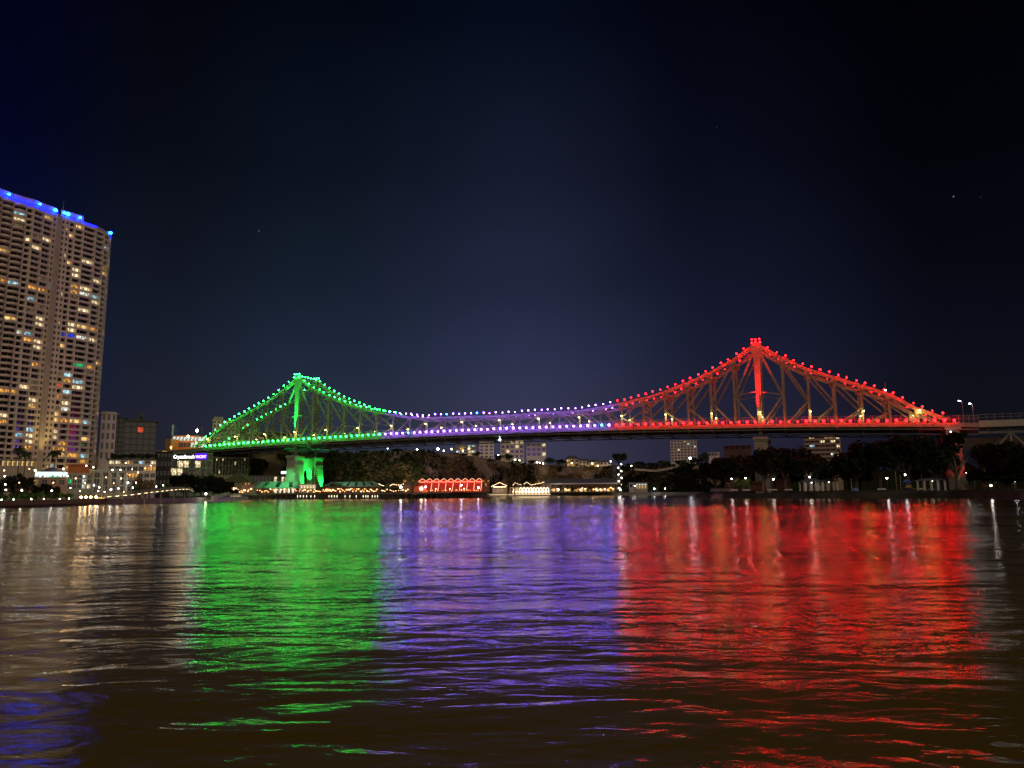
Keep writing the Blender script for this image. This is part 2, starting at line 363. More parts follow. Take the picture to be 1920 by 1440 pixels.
# bracing between the two trusses
for i in NODES[1:-1]:
    x = i*PN; tz = top_z(i)
    m = MB(); m.beam((x, .6, tz-.3), (x, BW-.6, tz-.3), .5, .8, STEEL); m.build('cross_strut', bridge)
    lo = deck_z(x)+7.5
    if tz-lo > 5:
        m = MB()
        m.beam((x, .4, lo), (x, BW-.4, lo), .4, .7, STEEL)
        z0, z1 = lo+.4, tz-1
        if z1-z0 > 20:
            mid = (z0+z1)/2; m.beam((x, .4, mid), (x, BW-.4, mid), .35, .6, STEEL); segs = ((z0, mid), (mid, z1))
        else: segs = ((z0, z1),)
        for p, q in segs:
            m.beam((x-.12, .4, p), (x-.12, BW-.4, q), .2, .35, STEEL); m.beam((x+.12, .4, q), (x+.12, BW-.4, p), .2, .35, STEEL)
        m.build('sway_frame', bridge)
    if i < 6:
        m = MB(); z2 = top_z(i+1)
        m.beam((x, .6, tz-.25), (x+PN, BW-.6, z2-.25), .3, .3, STEEL); m.beam((x, BW-.6, tz-.55), (x+PN, .6, z2-.55), .3, .3, STEEL)
        m.build('lateral_brace', bridge)
# deck: roadway between the trusses, footways outside them, floor beams, girders and brackets below
def strip(name, y0, y1, zt, th, m_, i0=-33, i1=8, parent=bridge):
    m = MB()
    for i in range(i0, i1):
        x0, x1 = i*PN, (i+1)*PN
        za, zb = deck_z(x0)+zt, deck_z(x1)+zt
        m.hexa([(x0, y0, za-th), (x1, y0, zb-th), (x1, y1, zb-th), (x0, y1, za-th), (x0, y0, za), (x1, y0, zb), (x1, y1, zb), (x0, y1, za)], m_)
    return m.build(name, parent)
strip('road_deck', .9, BW-.9, -1.35, .35, ASPH)
strip('footway', -4.3, -.8, -1.2, .3, CONC); strip('footway', BW+.8, BW+4.3, -1.2, .3, CONC)
strip('fascia_girder', -4.62, -4.35, -.55, 1.9, STEEL); strip('fascia_girder', BW+4.35, BW+4.62, -.55, 1.9, STEEL)
strip('stringer', 2.2, 2.7, -2.3, 1.3, DARKSTEEL); strip('stringer', 17.3, 17.8, -2.3, 1.3, DARKSTEEL); strip('stringer', 9.8, 10.3, -2.3, 1.3, DARKSTEEL)
strip('service_pipe', -3.3, -2.7, -3.0, .55, STEEL)
strip('maintenance_gantry_rail', -1.0, -.3, -5.1, .5, DARKSTEEL); strip('maintenance_gantry_rail', BW+.3, BW+1.0, -5.1, .5, DARKSTEEL)
for i in NODES:
    x = i*PN; z = deck_z(x)
    m = MB(); m.beam((x, -.2, z-3.7), (x, BW+.2, z-3.7), .6, 2.6, DARKSTEEL); m.build('floor_beam', bridge)
    m = MB()
    m.hexa([(x-.35, -4.3, z-2.6), (x+.35, -4.3, z-2.6), (x+.35, -.5, z-4.2), (x-.35, -.5, z-4.2), (x-.35, -4.3, z-1.6), (x+.35, -4.3, z-1.6), (x+.35, -.5, z-1.6), (x-.35, -.5, z-1.6)], STEEL)
    m.build('footway_bracket', bridge)
    if i < 7:
        m = MB(); z2 = deck_z(x+PN)
        m.beam((x, 1, z-4.7), (x+PN, BW-1, z2-4.7), .35, .35, DARKSTEEL); m.beam((x, BW-1, z-5.05), (x+PN, 1, z2-5.05), .35, .35, DARKSTEEL)
        m.build('deck_lateral_brace', bridge)
# the tall mesh fence of the footway: posts, rails and thin bars
for i in range(-31, 8):
    for k in range(3):
        x = (i+k/3)*PN; z = deck_z(x)
        m = MB(); m.beam((x, -4.48, z-.4), (x, -4.48, z+2.6), .09, .09, RAIL); m.build('fence_post', bridge)
m = MB()
for i in range(-31, 8):
    x0, x1 = i*PN, (i+1)*PN
    for h in (2.6, 1.3): m.beam((x0, -4.48, deck_z(x0)+h), (x1, -4.48, deck_z(x1)+h), .07, .07, RAIL)
    for k in range(1, 26):
        x = x0+PN*k/26; z = deck_z(x); m.beam((x, -4.48, z), (x, -4.48, z+2.55), .03, .03, RAIL)
o = m.build('fence_mesh', bridge, kind='stuff')
# lamps: globes on short stems along both top chords and along the near footway
def globe_mesh(h, r, m_, arm, disc):
    m = MB(); m.tube([(0, 1.0*arm, 0), (0, .5*arm, h-r-.3), (0, 0, h-r-.12)], .07, 5, DARKSTEEL); m.tube([(0, 0, h-r-.14), (0, 0, h-r-.04)], disc, 10, DARKSTEEL); m.ball((0, 0, h), r, m_, 8, 5); return m.mesh('chord_lamp', True)
GL_TOP = {h: globe_mesh(1.5, .35, LAMPMAT[h], 1, .26) for h in 'gprb'}
GL_DECK = {h: globe_mesh(1.1, .42, LAMPMAT[h], .55, .3) for h in 'gprb'}
sh = MB(); sh.box(-.6, .56, .2, .6, .62, 1.75, STEEL); sh.box(-.6, .25, 1.69, .6, .56, 1.75, STEEL); SHIELD = sh.mesh('added_lamp_shield')  # plates added to keep lamp light off the truss and catch a halo
random.seed(4)
for y in (-1.6, BW-.6):
    for i in range(-31, 7):
        for k in range(3):
            f = (k+.5)/3
            if (i+k) % 17 == 3 and y > 1: continue
            x = (i+f)*PN; z = top_z(i)*(1-f)+top_z(i+1)*f+.35
            h = hue(x)
            if h == 'p' and (i*3+k) in (-45, -40): h = 'b'
            s_ = random.uniform(.82, 1.14)
            if random.random() < .03: continue
            inst('chord_lamp', GL_TOP[h], bridge, (x+random.uniform(-.25, .25), y, z), sc=(s_, s_, s_))
for i in range(-30, 8):
    for k in range(3):
        x = (i+(k+.5)/3)*PN; h = hue(x)
        if (i*3+k) in (-21, -51): h = 'b'
        if x > 7.4*PN: continue
        s_ = random.uniform(.86, 1.12); dl = inst('deck_lamp', GL_DECK[h], bridge, (x, -5.25, deck_z(x)-.7), sc=(s_, s_, s_)); inst('added_lamp_shield', SHIELD, dl)
for tw in (0, -24):
    for y in (-1.3, BW-1.3):
        for dx in (-1.7, 0, 1.7): inst('chord_lamp', GL_TOP[hue(tw*PN)], bridge, (tw*PN+dx, y, top_z(0)+.9))
    for k in range(7): inst('chord_lamp', GL_TOP[hue(tw*PN)], bridge, (tw*PN-.2, 1.6+k*(BW-3.2)/6, top_z(0)+.2))
    m = MB(); m.beam((tw*PN, 1.0, top_z(0)+.1), (tw*PN, BW-1.0, top_z(0)+.1), 1.0, 1.2, STEEL); m.build('portal_beam', bridge)
# road lamps fixed to every second post of both trusses: a bracket, a head and the post they light
rm = MB(); rm.tube([(0, 0, 0), (0, -.5, .7), (0, -1.2, 1.05), (0, -1.7, 1.05)], .09, 6, RAIL)
rm.box(-.32, -2.5, .86, .32, -1.6, 1.08, RAIL); rm.box(-.28, -2.45, .70, .28, -1.62, .86, FLOOD); ROADLAMP = rm.mesh('road_lamp')
rm = MB(); rm.tube([(0, 0, 0), (0, .5, .7), (0, 1.2, 1.05), (0, 1.7, 1.05)], .09, 6, RAIL)
rm.box(-.32, 1.6, .86, .32, 2.5, 1.08, RAIL); rm.box(-.28, 1.62, .70, .28, 2.45, .86, FLOOD); ROADLAMP2 = rm.mesh('road_lamp')
for i in range(-30, 7, 2):
    x = i*PN; z = deck_z(x)+4.4
    inst('road_lamp', ROADLAMP, bridge, (x+.3, -.4, z)); inst('road_lamp', ROADLAMP, bridge, (x+.3, BW-.8, z-.6))
# floodlights that wash the tower posts, and a white marker lamp under the deck
for tw, c in ((0, (1, .004, .012)), (-24, (.006, 1, .10))):
    for y, dy in ((-.8, -3.4),):
        m = MB(); x = tw*PN; z = deck_z(x)-.8
        m.box(x-.4, y+dy-.3, z, x+.4, y+dy+.3, z+.5, DARKSTEEL); m.build('tower_floodlight', bridge)
        spot('tower_flood_beam', (x, y+dy, z+.7), (x, y, z+30), 420000, c, 34, bridge, .7, .15)
m = MB(); x = -12*PN; z = deck_z(x)-5.4; m.ball((x, -1.0, z), .5, emit('lamp_white_marker', (.55, .9, 1), 60), 8, 5); m.beam((x, -.7, z+.4), (x, -.7, z+1), .15, .15, DARKSTEEL); m.build('marker_lamp', bridge)
m = MB(); x = 4.9*PN; z = top_z(5); m.tube([(x, 0, z), (x, 0, z+6)], .12, 6, RAIL, .05); m.ball((x, 0, z+2.3), .35, emit('lamp_white', (1, .9, .9), 40), 8, 4); m.build('mast', bridge)
# end frames where the trusses come down to the deck
for y in (0, BW):
    for e, s in ((7, -1), (-31, 1)):
        m = MB(); x = e*PN
        m.beam((x+s*PN*.5, y, deck_z(x)-1), (x+s*PN*.95, y, top_z(e+s)-1), .6, .8, STEEL, (0, 1, 0)); m.build('end_frame', bridge)

# ------------------------------------------------------------------ river piers of the bridge: two legs, an arched wall between them, cornices
def pier(name, label, i, top, base, uplight):
    x0 = i*PN
    c = bridge.matrix_world if False else None
    rz = math.atan2(-.3638, .9315)
    ox = 119.8+math.cos(rz)*x0; oy = 360+math.sin(rz)*x0
    p = thing(name, label, 'bridge pier', (ox, oy, 0), rz)
    m = MB()
    for yc, hw in ((0, 4.3), (BW, 4.0)):
        m.box(-3.0, yc-hw, base, 3.0, yc+hw, top-6.2, STONE, .5, .5)
    m.build('pier_leg', p)
    for yc, hw in ((0, 4.3), (BW, 4.0)):
        k = MB()
        k.box(-3.15, yc-hw-.15, top-6.2, 3.15, yc+hw+.15, top-5.6, STONE); k.build('string_course', p)
        k = MB(); k.box(-2.9, yc-hw+.1, top-5.6, 2.9, yc+hw-.1, top-1.9, STONE); k.build('pier_head', p)
        k = MB(); k.box(-3.3, yc-hw-.3, top-1.9, 3.3, yc+hw+.3, top-1.2, STONE); k.box(-3.7, yc-hw-.7, top-1.2, 3.7, yc+hw+.7, top-.5, STONE); k.box(-3.2, yc-hw-.2, top-.5, 3.2, yc+hw+.2, top, STONE); k.build('cornice', p)
        k = MB(); k.box(-1.3, yc-1.2, top, 1.3, yc+1.2, top+1.3, DARKSTEEL); k.box(-.8, yc-.9, top+1.3, .8, yc+.9, deck_z(x0)-2.1, STEEL); k.build('bearing', p)
        for j in range(1, 12):                   # courses of rusticated stone
            z = base+j*(top-6.4-base)/12
            f = 1-(z-base)/(top-6.2-base)
            k = MB(); k.box(-3.04-.5*f, yc-hw-.04-.5*f, z, 3.04+.5*f, yc+hw+.04+.5*f, z+.55, STONE); k.build('stone_course', p)
    # the wall with the arch
    ya, yb = 4.3, BW-4.0; yc = (ya+yb)/2; r = (yb-ya)/2-1.6; zs = top-10.8-r*.2
    m = MB()
    for k in range(14):
        a0, a1 = PI*k/14, PI*(k+1)/14
        q = [(yc-r*math.cos(a), zs+r*math.sin(a)) for a in (a0, a1)]
        m.hexa([(-2.0, q[0][0], q[0][1]), (2.0, q[0][0], q[0][1]), (2.0, q[1][0], q[1][1]), (-2.0, q[1][0], q[1][1]),
                (-2.0, q[0][0], top-2.2), (2.0, q[0][0], top-2.2), (2.0, q[1][0], top-2.2), (-2.0, q[1][0], top-2.2)], STONE)
    m.box(-2.0, ya-.6, base, 2.0, yc-r, top-2.2, STONE); m.box(-2.0, yc+r, base, 2.0, yb+.6, top-2.2, STONE)
    m.box(-2.2, ya-.6, top-2.2, 2.2, yb+.6, top-1.5, STONE)
    m.build('arched_wall', p)
    if uplight:
        for (sx_, sy_, tx, ty) in ((-1.2, -8.6, -1.2, -4.4), (4.6, -3.6, 3.1, -2.9), (4.6, 3.6, 3.1, 3.0), (4.4, 8.3, 2.1, 8.0), (4.6, BW+2.2, 3.1, BW+1.8), (.5, yc, 0, yc+1.5)):
            k = MB(); k.box(sx_-.35, sy_-.35, base+.3, sx_+.35, sy_+.35, base+.8, DARKSTEEL); k.build('uplight', p)
            spot('uplight_beam', (sx_, sy_, base+1.0), (tx, ty, base+15), 80000, (.008, 1, .10), 66, p, .8, .2)
    return p
pier('stone_bridge_pier', 'green floodlit stone bridge pier with an arch, standing among the wharf roofs', -24, 26.2, 5.0, True)
pier('stone_bridge_pier', 'dim stone bridge pier rising behind the park trees under the red tower', 0, 28.6, 2.0, False)
# anchor pier at the right end
BSTONE = mat('dark_pier_stone', (.19, .16, .13), .9, .25, .35, bump=.2)  # darker stone colour for the pier shaft
rz = bridge.rotation_euler.z
def bpt(x, y, z=0): return Vector((119.8+math.cos(rz)*x-math.sin(rz)*y, 360+math.sin(rz)*x+math.cos(rz)*y, z))
ap = thing('anchor_pier', 'tall red lit masonry anchor pier at the right end of the trusses, among dark trees', 'bridge pier', bpt(7.1*PN, 0), rz)
m = MB(); m.box(-2.6, -4, 2, 2.6, 4, 29.2, BSTONE, .8, .8); m.build('pier_shaft', ap)
for j in range(9):
    k = MB(); f = 1-j/9; k.box(-2.66-.8*f, -4.06-.8*f, 4+j*2.8, 2.66+.8*f, 4.06+.8*f, 4.7+j*2.8, BSTONE); k.build('stone_course', ap)
m = MB(); m.box(-3.2, -4.6, 29.2, 3.2, 4.6, 30.4, STONE); m.build('cornice', ap)
m = MB(); m.box(-2.2, 4.5, 2, 2.2, BW+4, 28.8, STONE, .5, .3); m.build('pier_wall', ap)
for (sx_, sy_, tx, ty) in ((0, -11, 0, -4), (-8.5, -2, -3, 0), (3.0, -12, 1, -4)):
    k = MB(); k.box(sx_-.35, sy_-.35, 2.2, sx_+.35, sy_+.35, 2.8, DARKSTEEL); k.build('uplight', ap)
    spot('uplight_beam', (sx_, sy_, 3.0), (tx, ty, 21), 9000, (1, .004, .006), 62, ap, .8, .2)
k = MB(); k.ball((-1, -5.2, 28.2), .3, emit('lamp_pier_white', (1, .92, .95), 14), 8, 4); k.box(-1.3, -4.9, 27.9, -.7, -4.6, 28.5, DARKSTEEL); k.build('pier_lamp', ap)

# approach viaduct beyond the right end
av = thing('approach_viaduct', 'pale approach viaduct with a fence and steel brackets, running off to the right', 'viaduct', bpt(8*PN, 0), rz)
m = MB(); zd = deck_z(8*PN)
m.box(0, -4.2, zd-1.7, 130, BW+4.2, zd-1.2, CONC); m.build('viaduct_deck', av)
m = MB(); m.box(0, -4.55, zd-2.5, 130, -4.2, zd+.3, BEIGE); m.build('parapet', av)
m = MB(); m.box(0, -1.2, zd-5.2, 130, -.3, zd-4.2, STEEL); m.build('girder', av)
for k in range(16):
    x = 3+k*8; m = MB(); m.beam((x, -.7, zd-4.2), (x+1.6, -4.1, zd-2.3), .35, .35, STEEL); m.build('bracket', av)
for k in range(3):
    x = 12+k*36; m = MB()
    for s in (-1, 1):
        m.beam((x+s*.4, -.5, zd-5.2), (x+s*9, -.5, zd-15), .7, .7, STEEL, (0, 1, 0)); m.beam((x+s*.4, BW-.5, zd-5.2), (x+s*9, BW-.5, zd-15), .7, .7, STEEL, (0, 1, 0))
    m.beam((x, -.5, zd-5.2), (x, -.5, zd-20), .9, .9, STEEL, (0, 1, 0)); m.build('trestle', av)
for k in range(44):
    x = k*3; m = MB(); m.beam((x, -4.38, zd+.3), (x, -4.38, zd+2.9), .1, .1, RAIL); m.build('fence_post', av)
m = MB()
for h in (2.9, 1.7): m.beam((0, -4.38, zd+h), (130, -4.38, zd+h), .1, .1, RAIL)
m.build('fence_rail', av)
m = MB(); m.box(-10, 26, zd-10.5, 130, 27, zd-5.4, BEIGE); m.build('rear_wall', av)
lp = MB(); lp.tube([(0, 0, 0), (0, 0, 8.6), (.25, 0, 9.4), (1.0, 0, 9.8)], .11, 6, RAIL, .07); LPM = lp.mesh('pole')
lh = MB(); lh.box(.7, -.25, 9.72, 1.6, .25, 9.95, RAIL); lh.box(.75, -.22, 9.55, 1.55, .22, 9.72, emit('lamp_street_cold', (.95, .95, .85), 120)); LHM = lh.mesh('lamp_head')
for u, v, dd, txt in ((1807, 790, 6, 'shorter looking street lamp on the viaduct, nearer the red trusses'), (1826, 790, 17, 'taller street lamp on the viaduct, farther from the red trusses')):
    q = at(u, 788, 318+dd); s = thing('street_lamp', txt, 'street lamp', (q.x, q.y, zd-.5), PI, 'street lamps on the viaduct')
    inst('pole', LPM, s); inst('lamp_head', LHM, s)
# the left approach runs behind the hotel
lv = thing('approach_deck', 'dark end of the bridge deck passing behind the hotel sign', 'viaduct', bpt(-33*PN, 0), rz)
m = MB(); zl = deck_z(-33*PN); m.box(-60, -4.6, zl-2.2, 0, BW+4.6, zl-.6, CONC); m.build('viaduct_deck', lv)

# ------------------------------------------------------------------ street and garden lamps (pole + globe), copied with a label each
LAMP_W = emit('lamp_street_white', (1, .93, .80), 62)
LAMP_Y = emit('lamp_street_amber', (1, .58, .20), 80)
LAMP_C = emit('lamp_street_cool', (.85, .95, 1), 62)
def lamp_meshes(h, r, m_):
    p = MB(); p.tube([(0, 0, 0), (0, 0, h-r)], .075, 6, DARKSTEEL, .05); p.tube([(0, 0, 0), (0, 0, .35)], .14, 6, DARKSTEEL)
    g = MB(); g.ball((0, 0, h), r, m_, 10, 6); g.tube([(0, 0, h+r*.8), (0, 0, h+r*1.1)], r*.5, 8, DARKSTEEL)
    return p.mesh('pole'), g.mesh('globe', True)
_LM = {}
def lamp(u, v, Y, base, label, group, m_=None, r=.28, X=None):
    m_ = m_ or LAMP_W
    q = at(u, v, Y); h = max(1.2, q.z-base); key = (round(h, 1), r, m_.name)
    if key not in _LM: _LM[key] = lamp_meshes(round(h, 1), r, m_)
    s = thing('lamp_post', label, 'lamp post', (q.x, q.y, base), 0, group)
    inst('pole', _LM[key][0], s); inst('globe', _LM[key][1], s)
    return s

# ------------------------------------------------------------------ leaves and trees
def crown_mesh(seed, n, lobes, size, m_, flat=.8):
    """a crown of unit radius: leaf clumps spread through several uneven lobes, gaps between them"""
    rd = random.Random(seed); v = []; f = []
    L = [(0, 0, .1, .62)]
    for k in range(lobes):
        a = rd.uniform(0, 2*PI); rr = rd.uniform(.3, .72); z = rd.uniform(-.35, .62)
        L.append((rr*math.cos(a), rr*math.sin(a), z*flat, rd.uniform(.22, .42)))
    for k in range(n):
        c = rd.choice(L); d = Vector((rd.gauss(0, 1), rd.gauss(0, 1), rd.gauss(0, 1))).normalized()
        p = Vector(c[:3])+d*c[3]*(rd.random()**.35)*Vector((1, 1, flat)).length/1.6
        a = Vector((rd.gauss(0, 1), rd.gauss(0, 1), rd.gauss(0, .7))).normalized(); b = a.cross(d)
        if b.length < .05: b = a.orthogonal()
        b.normalize(); s = size*rd.uniform(.6, 1.4); i = len(v)
        v += [tuple(p-a*s-b*s*.45), tuple(p+a*s*.2-b*s*.7), tuple(p+a*s+b*s*.1), tuple(p+b*s*.6)]
        f.append((i, i+1, i+2, i+3))
    me = bpy.data.meshes.new('crown'); me.from_pydata(v, [], f); me.materials.append(m_); me.update(); return me
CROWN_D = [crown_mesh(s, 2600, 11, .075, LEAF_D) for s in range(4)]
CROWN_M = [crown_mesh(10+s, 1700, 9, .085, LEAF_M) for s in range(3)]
CROWN_G = [crown_mesh(20+s, 900, 7, .11, LEAF_G) for s in range(3)]
CROWN_Y = [crown_mesh(30+s, 1300, 8, .09, LEAF_DRY) for s in range(2)]
_TR = {}
def trunk_mesh(kind, seed):
    if (kind, seed) in _TR: return _TR[kind, seed]
    rd = random.Random(seed*7+kind); m = MB()
    m.tube([(0, 0, -.03), (.01, .005, .12), (.0, .01, .28)], .045, 7, BARK, .028)
    for k in range(5+kind):
        a = 2*PI*k/(5+kind)+rd.uniform(-.4, .4); l = rd.uniform(.22, .36)
        m.tube([(0, .005, .24+.02*rd.random()), (math.cos(a)*l*.45, math.sin(a)*l*.45, .40+rd.uniform(0, .08)), (math.cos(a)*l, math.sin(a)*l, .55+rd.uniform(0, .16))], .022, 5, BARK, .006)
    _TR[kind, seed] = m.mesh('trunk', True); return _TR[kind, seed]
_tn = 0
def tree(label, x, y, z, h, rad, crowns, group=None, cfrac=.62, name='tree', cat='tree', squash=None):
    global _tn; _tn += 1
    t = thing(name, label, cat, (x, y, z), (_tn*2.4) % 6.28, group)
    inst('trunk', trunk_mesh(1+_tn % 2, _tn % 3), t, sc=(h, h, h))
    inst('crown', crowns[_tn % len(crowns)], t, (0, 0, h*cfrac), sc=(rad, rad, squash or h*(1-cfrac)*1.12))
    return t
def treepx(label, u, vtop, hw, Y, zb, crowns, group=None, cfrac=.6, name='tree', cat='tree'):
    """a tree whose top is seen at (u, vtop) from the river, hw its half width in sight-line units, standing at distance Y on ground zb"""
    q = at(u, vtop, Y); h = q.z-zb; rad = hw/FPX*Y
    return tree(label, q.x, Y, zb, h, rad, crowns, group, cfrac, name, cat)
def bush(label, x, y, z, r, crowns, group, h=None, name='shrub', cat='shrub'):
    global _tn; _tn += 1
    t = thing(name, label, cat, (x, y, z), _tn*1.7, group); h = h or r*.8
    m = MB(); m.tube([(0, 0, -.1), (.02*r, 0, h*.6)], .06*r, 5, BARK, .02*r); m.tube([(0, 0, .1*h), (.3*r, .1*r, h*.7)], .04*r, 5, BARK, .01); m.build('stem', t)
    inst('foliage', crowns[_tn % len(crowns)], t, (0, 0, h*.85), sc=(r, r, h))
    return t
def palm(label, x, y, z, h, r, group):
    t = thing('palm_tree', label, 'palm tree', (x, y, z), x, group)
    m = MB(); m.tube([(0, 0, -.2), (.1, 0, h*.5), (.05, .05, h)], .28, 8, BARK, .17); m.build('trunk', t)
    rd = random.Random(int(abs(x*10)))
    for k in range(16):
        a = 2*PI*k/16+rd.uniform(-.15, .15); el = rd.uniform(-.2, .9); f = MB()
        pts = []
        for i in range(6):
            s = i/5; pts.append(Vector((math.cos(a)*r*s*(1-.15*el), math.sin(a)*r*s*(1-.15*el), h+r*(el*.8*s-.95*s*s))))
        for i in range(5):
            p, q = pts[i], pts[i+1]; sd_ = Vector((-math.sin(a), math.cos(a), 0)); w0 = r*.20*math.sin(PI*min(.97, .15+i/5)); w1 = r*.20*math.sin(PI*min(.97, .15+(i+1)/5))
            for s2 in (-1, 1):
                f.face([p, q, q+sd_*s2*w1*.9-Vector((0, 0, w1*.8)), p+sd_*s2*w0*.7-Vector((0, 0, w0*.6))], LEAF_M)
        f.build('frond', t)
    return t

# ------------------------------------------------------------------ a generic building: bands and piers frame recessed panes, each pane an object
LITS = [lit('window_warm', (1, .62, .22), 1.5, 1), lit('window_amber', (1, .46, .09), 1.3, 2), lit('window_cream', (1, .78, .44), 1.7, 3), lit('window_white', (.95, 1, .85), 1.5, 4), lit('window_cool', (.50, .85, 1), 1.3, 5)]
WIN_B = lit('window_blue', (.02, .06, 1), 1.1, 6); WIN_G = lit('window_green', (.05, .8, .25), .8, 7); WIN_R = lit('window_red', (1, .12, .05), .9, 8); WIN_DIM = lit('window_dim', (.8, .55, .3), .16, 9)
def block(name, label, cat, u0, u1, vtop, vbot, Y, depth, rows, cols, wall, litset=(), band=.42, pier=.28, roofm=None, yaw=None, over=.6, group=None, rear=None, zb=None, proud=.45, glass=GLASS, top_plant=None, litm=None):
    x0, x1 = gx(u0, Y), gx(u1, Y); um = (u0+u1)/2; z1 = gz(vtop, um, Y); z0 = gz(vbot, um, Y) if zb is None else zb
    W = x1-x0
    if yaw is None:
        ph = math.atan2((x0+x1)/2, Y); yaw = -ph; W *= math.cos(ph)
    p = thing(name, label, cat, ((x0+x1)/2, Y, z0), yaw, group); H = z1-z0
    zf = gz(vbot, um, Y)-z0                      # the lowest storey that shows; below it the wall is plain
    m = MB(); m.box(-W/2, proud, 0, W/2, depth, H-.02, wall)
    if zf > .5: m.box(-W/2, 0, 0, W/2, proud-.003, zf, wall)
    fh = (H-zf)/rows; cw = W/cols
    for r in range(rows):
        m.box(-W/2, 0, zf+r*fh, W/2, proud-.003, zf+r*fh+fh*band, wall)
    m.box(-W/2, 0, H-.5, W/2, proud-.003, H-.02, wall)
    m.build('wall', p)
    m = MB()
    for c in range(cols+1):
        xc = -W/2+c*cw; hw = cw*pier/2
        m.box(max(-W/2-.02, xc-hw), -.06, 0, min(W/2+.02, xc+hw), proud-.006, H-.03, wall)
    m.build('pier_strip', p)
    wm_ = MB(); ww = cw*(1-pier); wh = fh*(1-band)
    wm_.box(-ww/2, 0, 0, ww/2, .06, wh, glass); wm_.beam((0, -.04, 0), (0, -.04, wh), .09, .05, RAIL, (0, 1, 0))
    if ww > 2.2:
        for s in (-.25, .25): wm_.beam((ww*s, -.04, 0), (ww*s, -.04, wh), .07, .05, RAIL, (0, 1, 0))
    me = wm_.mesh('window'); n = 0
    for r in range(rows):
        for c in range(cols):
            mm = None
            if (r, c) in litset:
                mm = (litm or {}).get((r, c)) or LITS[(r*3+c*5) % 5 if not rear else rear]
            inst('window', me, p, (-W/2+(c+.5)*cw, proud-.10, zf+r*fh+fh*band+.001), m=mm)
    m = MB(); m.box(-W/2-over, -over, H, W/2+over, depth+.2, H+.35, roofm or wall)
    m.build('roof', p)
    if top_plant:
        m = MB()
        for (a, b_, hh) in top_plant: m.box(-W/2+W*a, depth*.3, H+.35, -W/2+W*b_, depth*.8, H+.35+hh, wall)
        m.build('plant_room', p)
    return p
def rnd_lit(seed, rows, cols, frac):
    rd = random.Random(seed); return {(r, c) for r in range(rows) for c in range(cols) if rd.random() < frac}

# ------------------------------------------------------------------ the curved apartment tower
TB = MB
tw = thing('apartment_tower', 'tall curved pale apartment tower with blue roof lamps and many lit windows', 'apartment building', (0, 0, 0))
FH = 2.60; ZB = 12.0; NF = 45
def path(start, heads, step):
    pts = [Vector((start[0], start[1], 0))]
    for hd in heads: pts.append(pts[-1]+Vector((math.sin(R(hd)), math.cos(R(hd)), 0))*step)
    return pts
# right wing: widths of the bays and the heading of the wall along each of them
RB = [(1.7, 36, 's'), (1.7, 36, 's'), (2.5, 34, 'n'), (4.0, 32, 'w'), (6.0, 25, 'w'), (5.2, 12, 'w'), (4.4, -4, 'w'), (4.0, -20, 'w'), (4.0, -36, 'w'), (4, -52, 'w')]
P0 = Vector((gx(71, 330), 330, 0))
LBs = [(1.9, 200, 's'), (4.6, 198, 'w'), (4.8, 197, 'w'), (2.6, 222, 'n'), (5.4, 212, 'v'), (5.4, 200, 'v'), (5.4, 190, 'v'), (5.4, 186, 'v')]
P1 = Vector((gx(60, 328), 328, 0))
slab_mats = TOWERW = mat('tower_render', (.78, .66, .52), .8, .10, .3)
LITW = random.Random(11)
panes = []
def wing(start, bays, side):
    """side +1: the walk goes to the right with the outside on its right hand; -1: to the left, outside on its left hand"""
    p = start.copy(); st = []
    for wd, hd, kind in bays:
        d = Vector((math.sin(R(hd)), math.cos(R(hd)), 0)); n = Vector((d.y, -d.x, 0))*side
        st.append((p.copy(), p+d*wd, d, n, kind, wd)); p = p+d*wd
    return st
WR, WL = wing(P0, RB, 1), wing(P1, LBs, -1)
def normal_at(st, i):
    a = st[max(i-1, 0)][3]; b = st[min(i, len(st)-1)][3]; return (a+b).normalized()
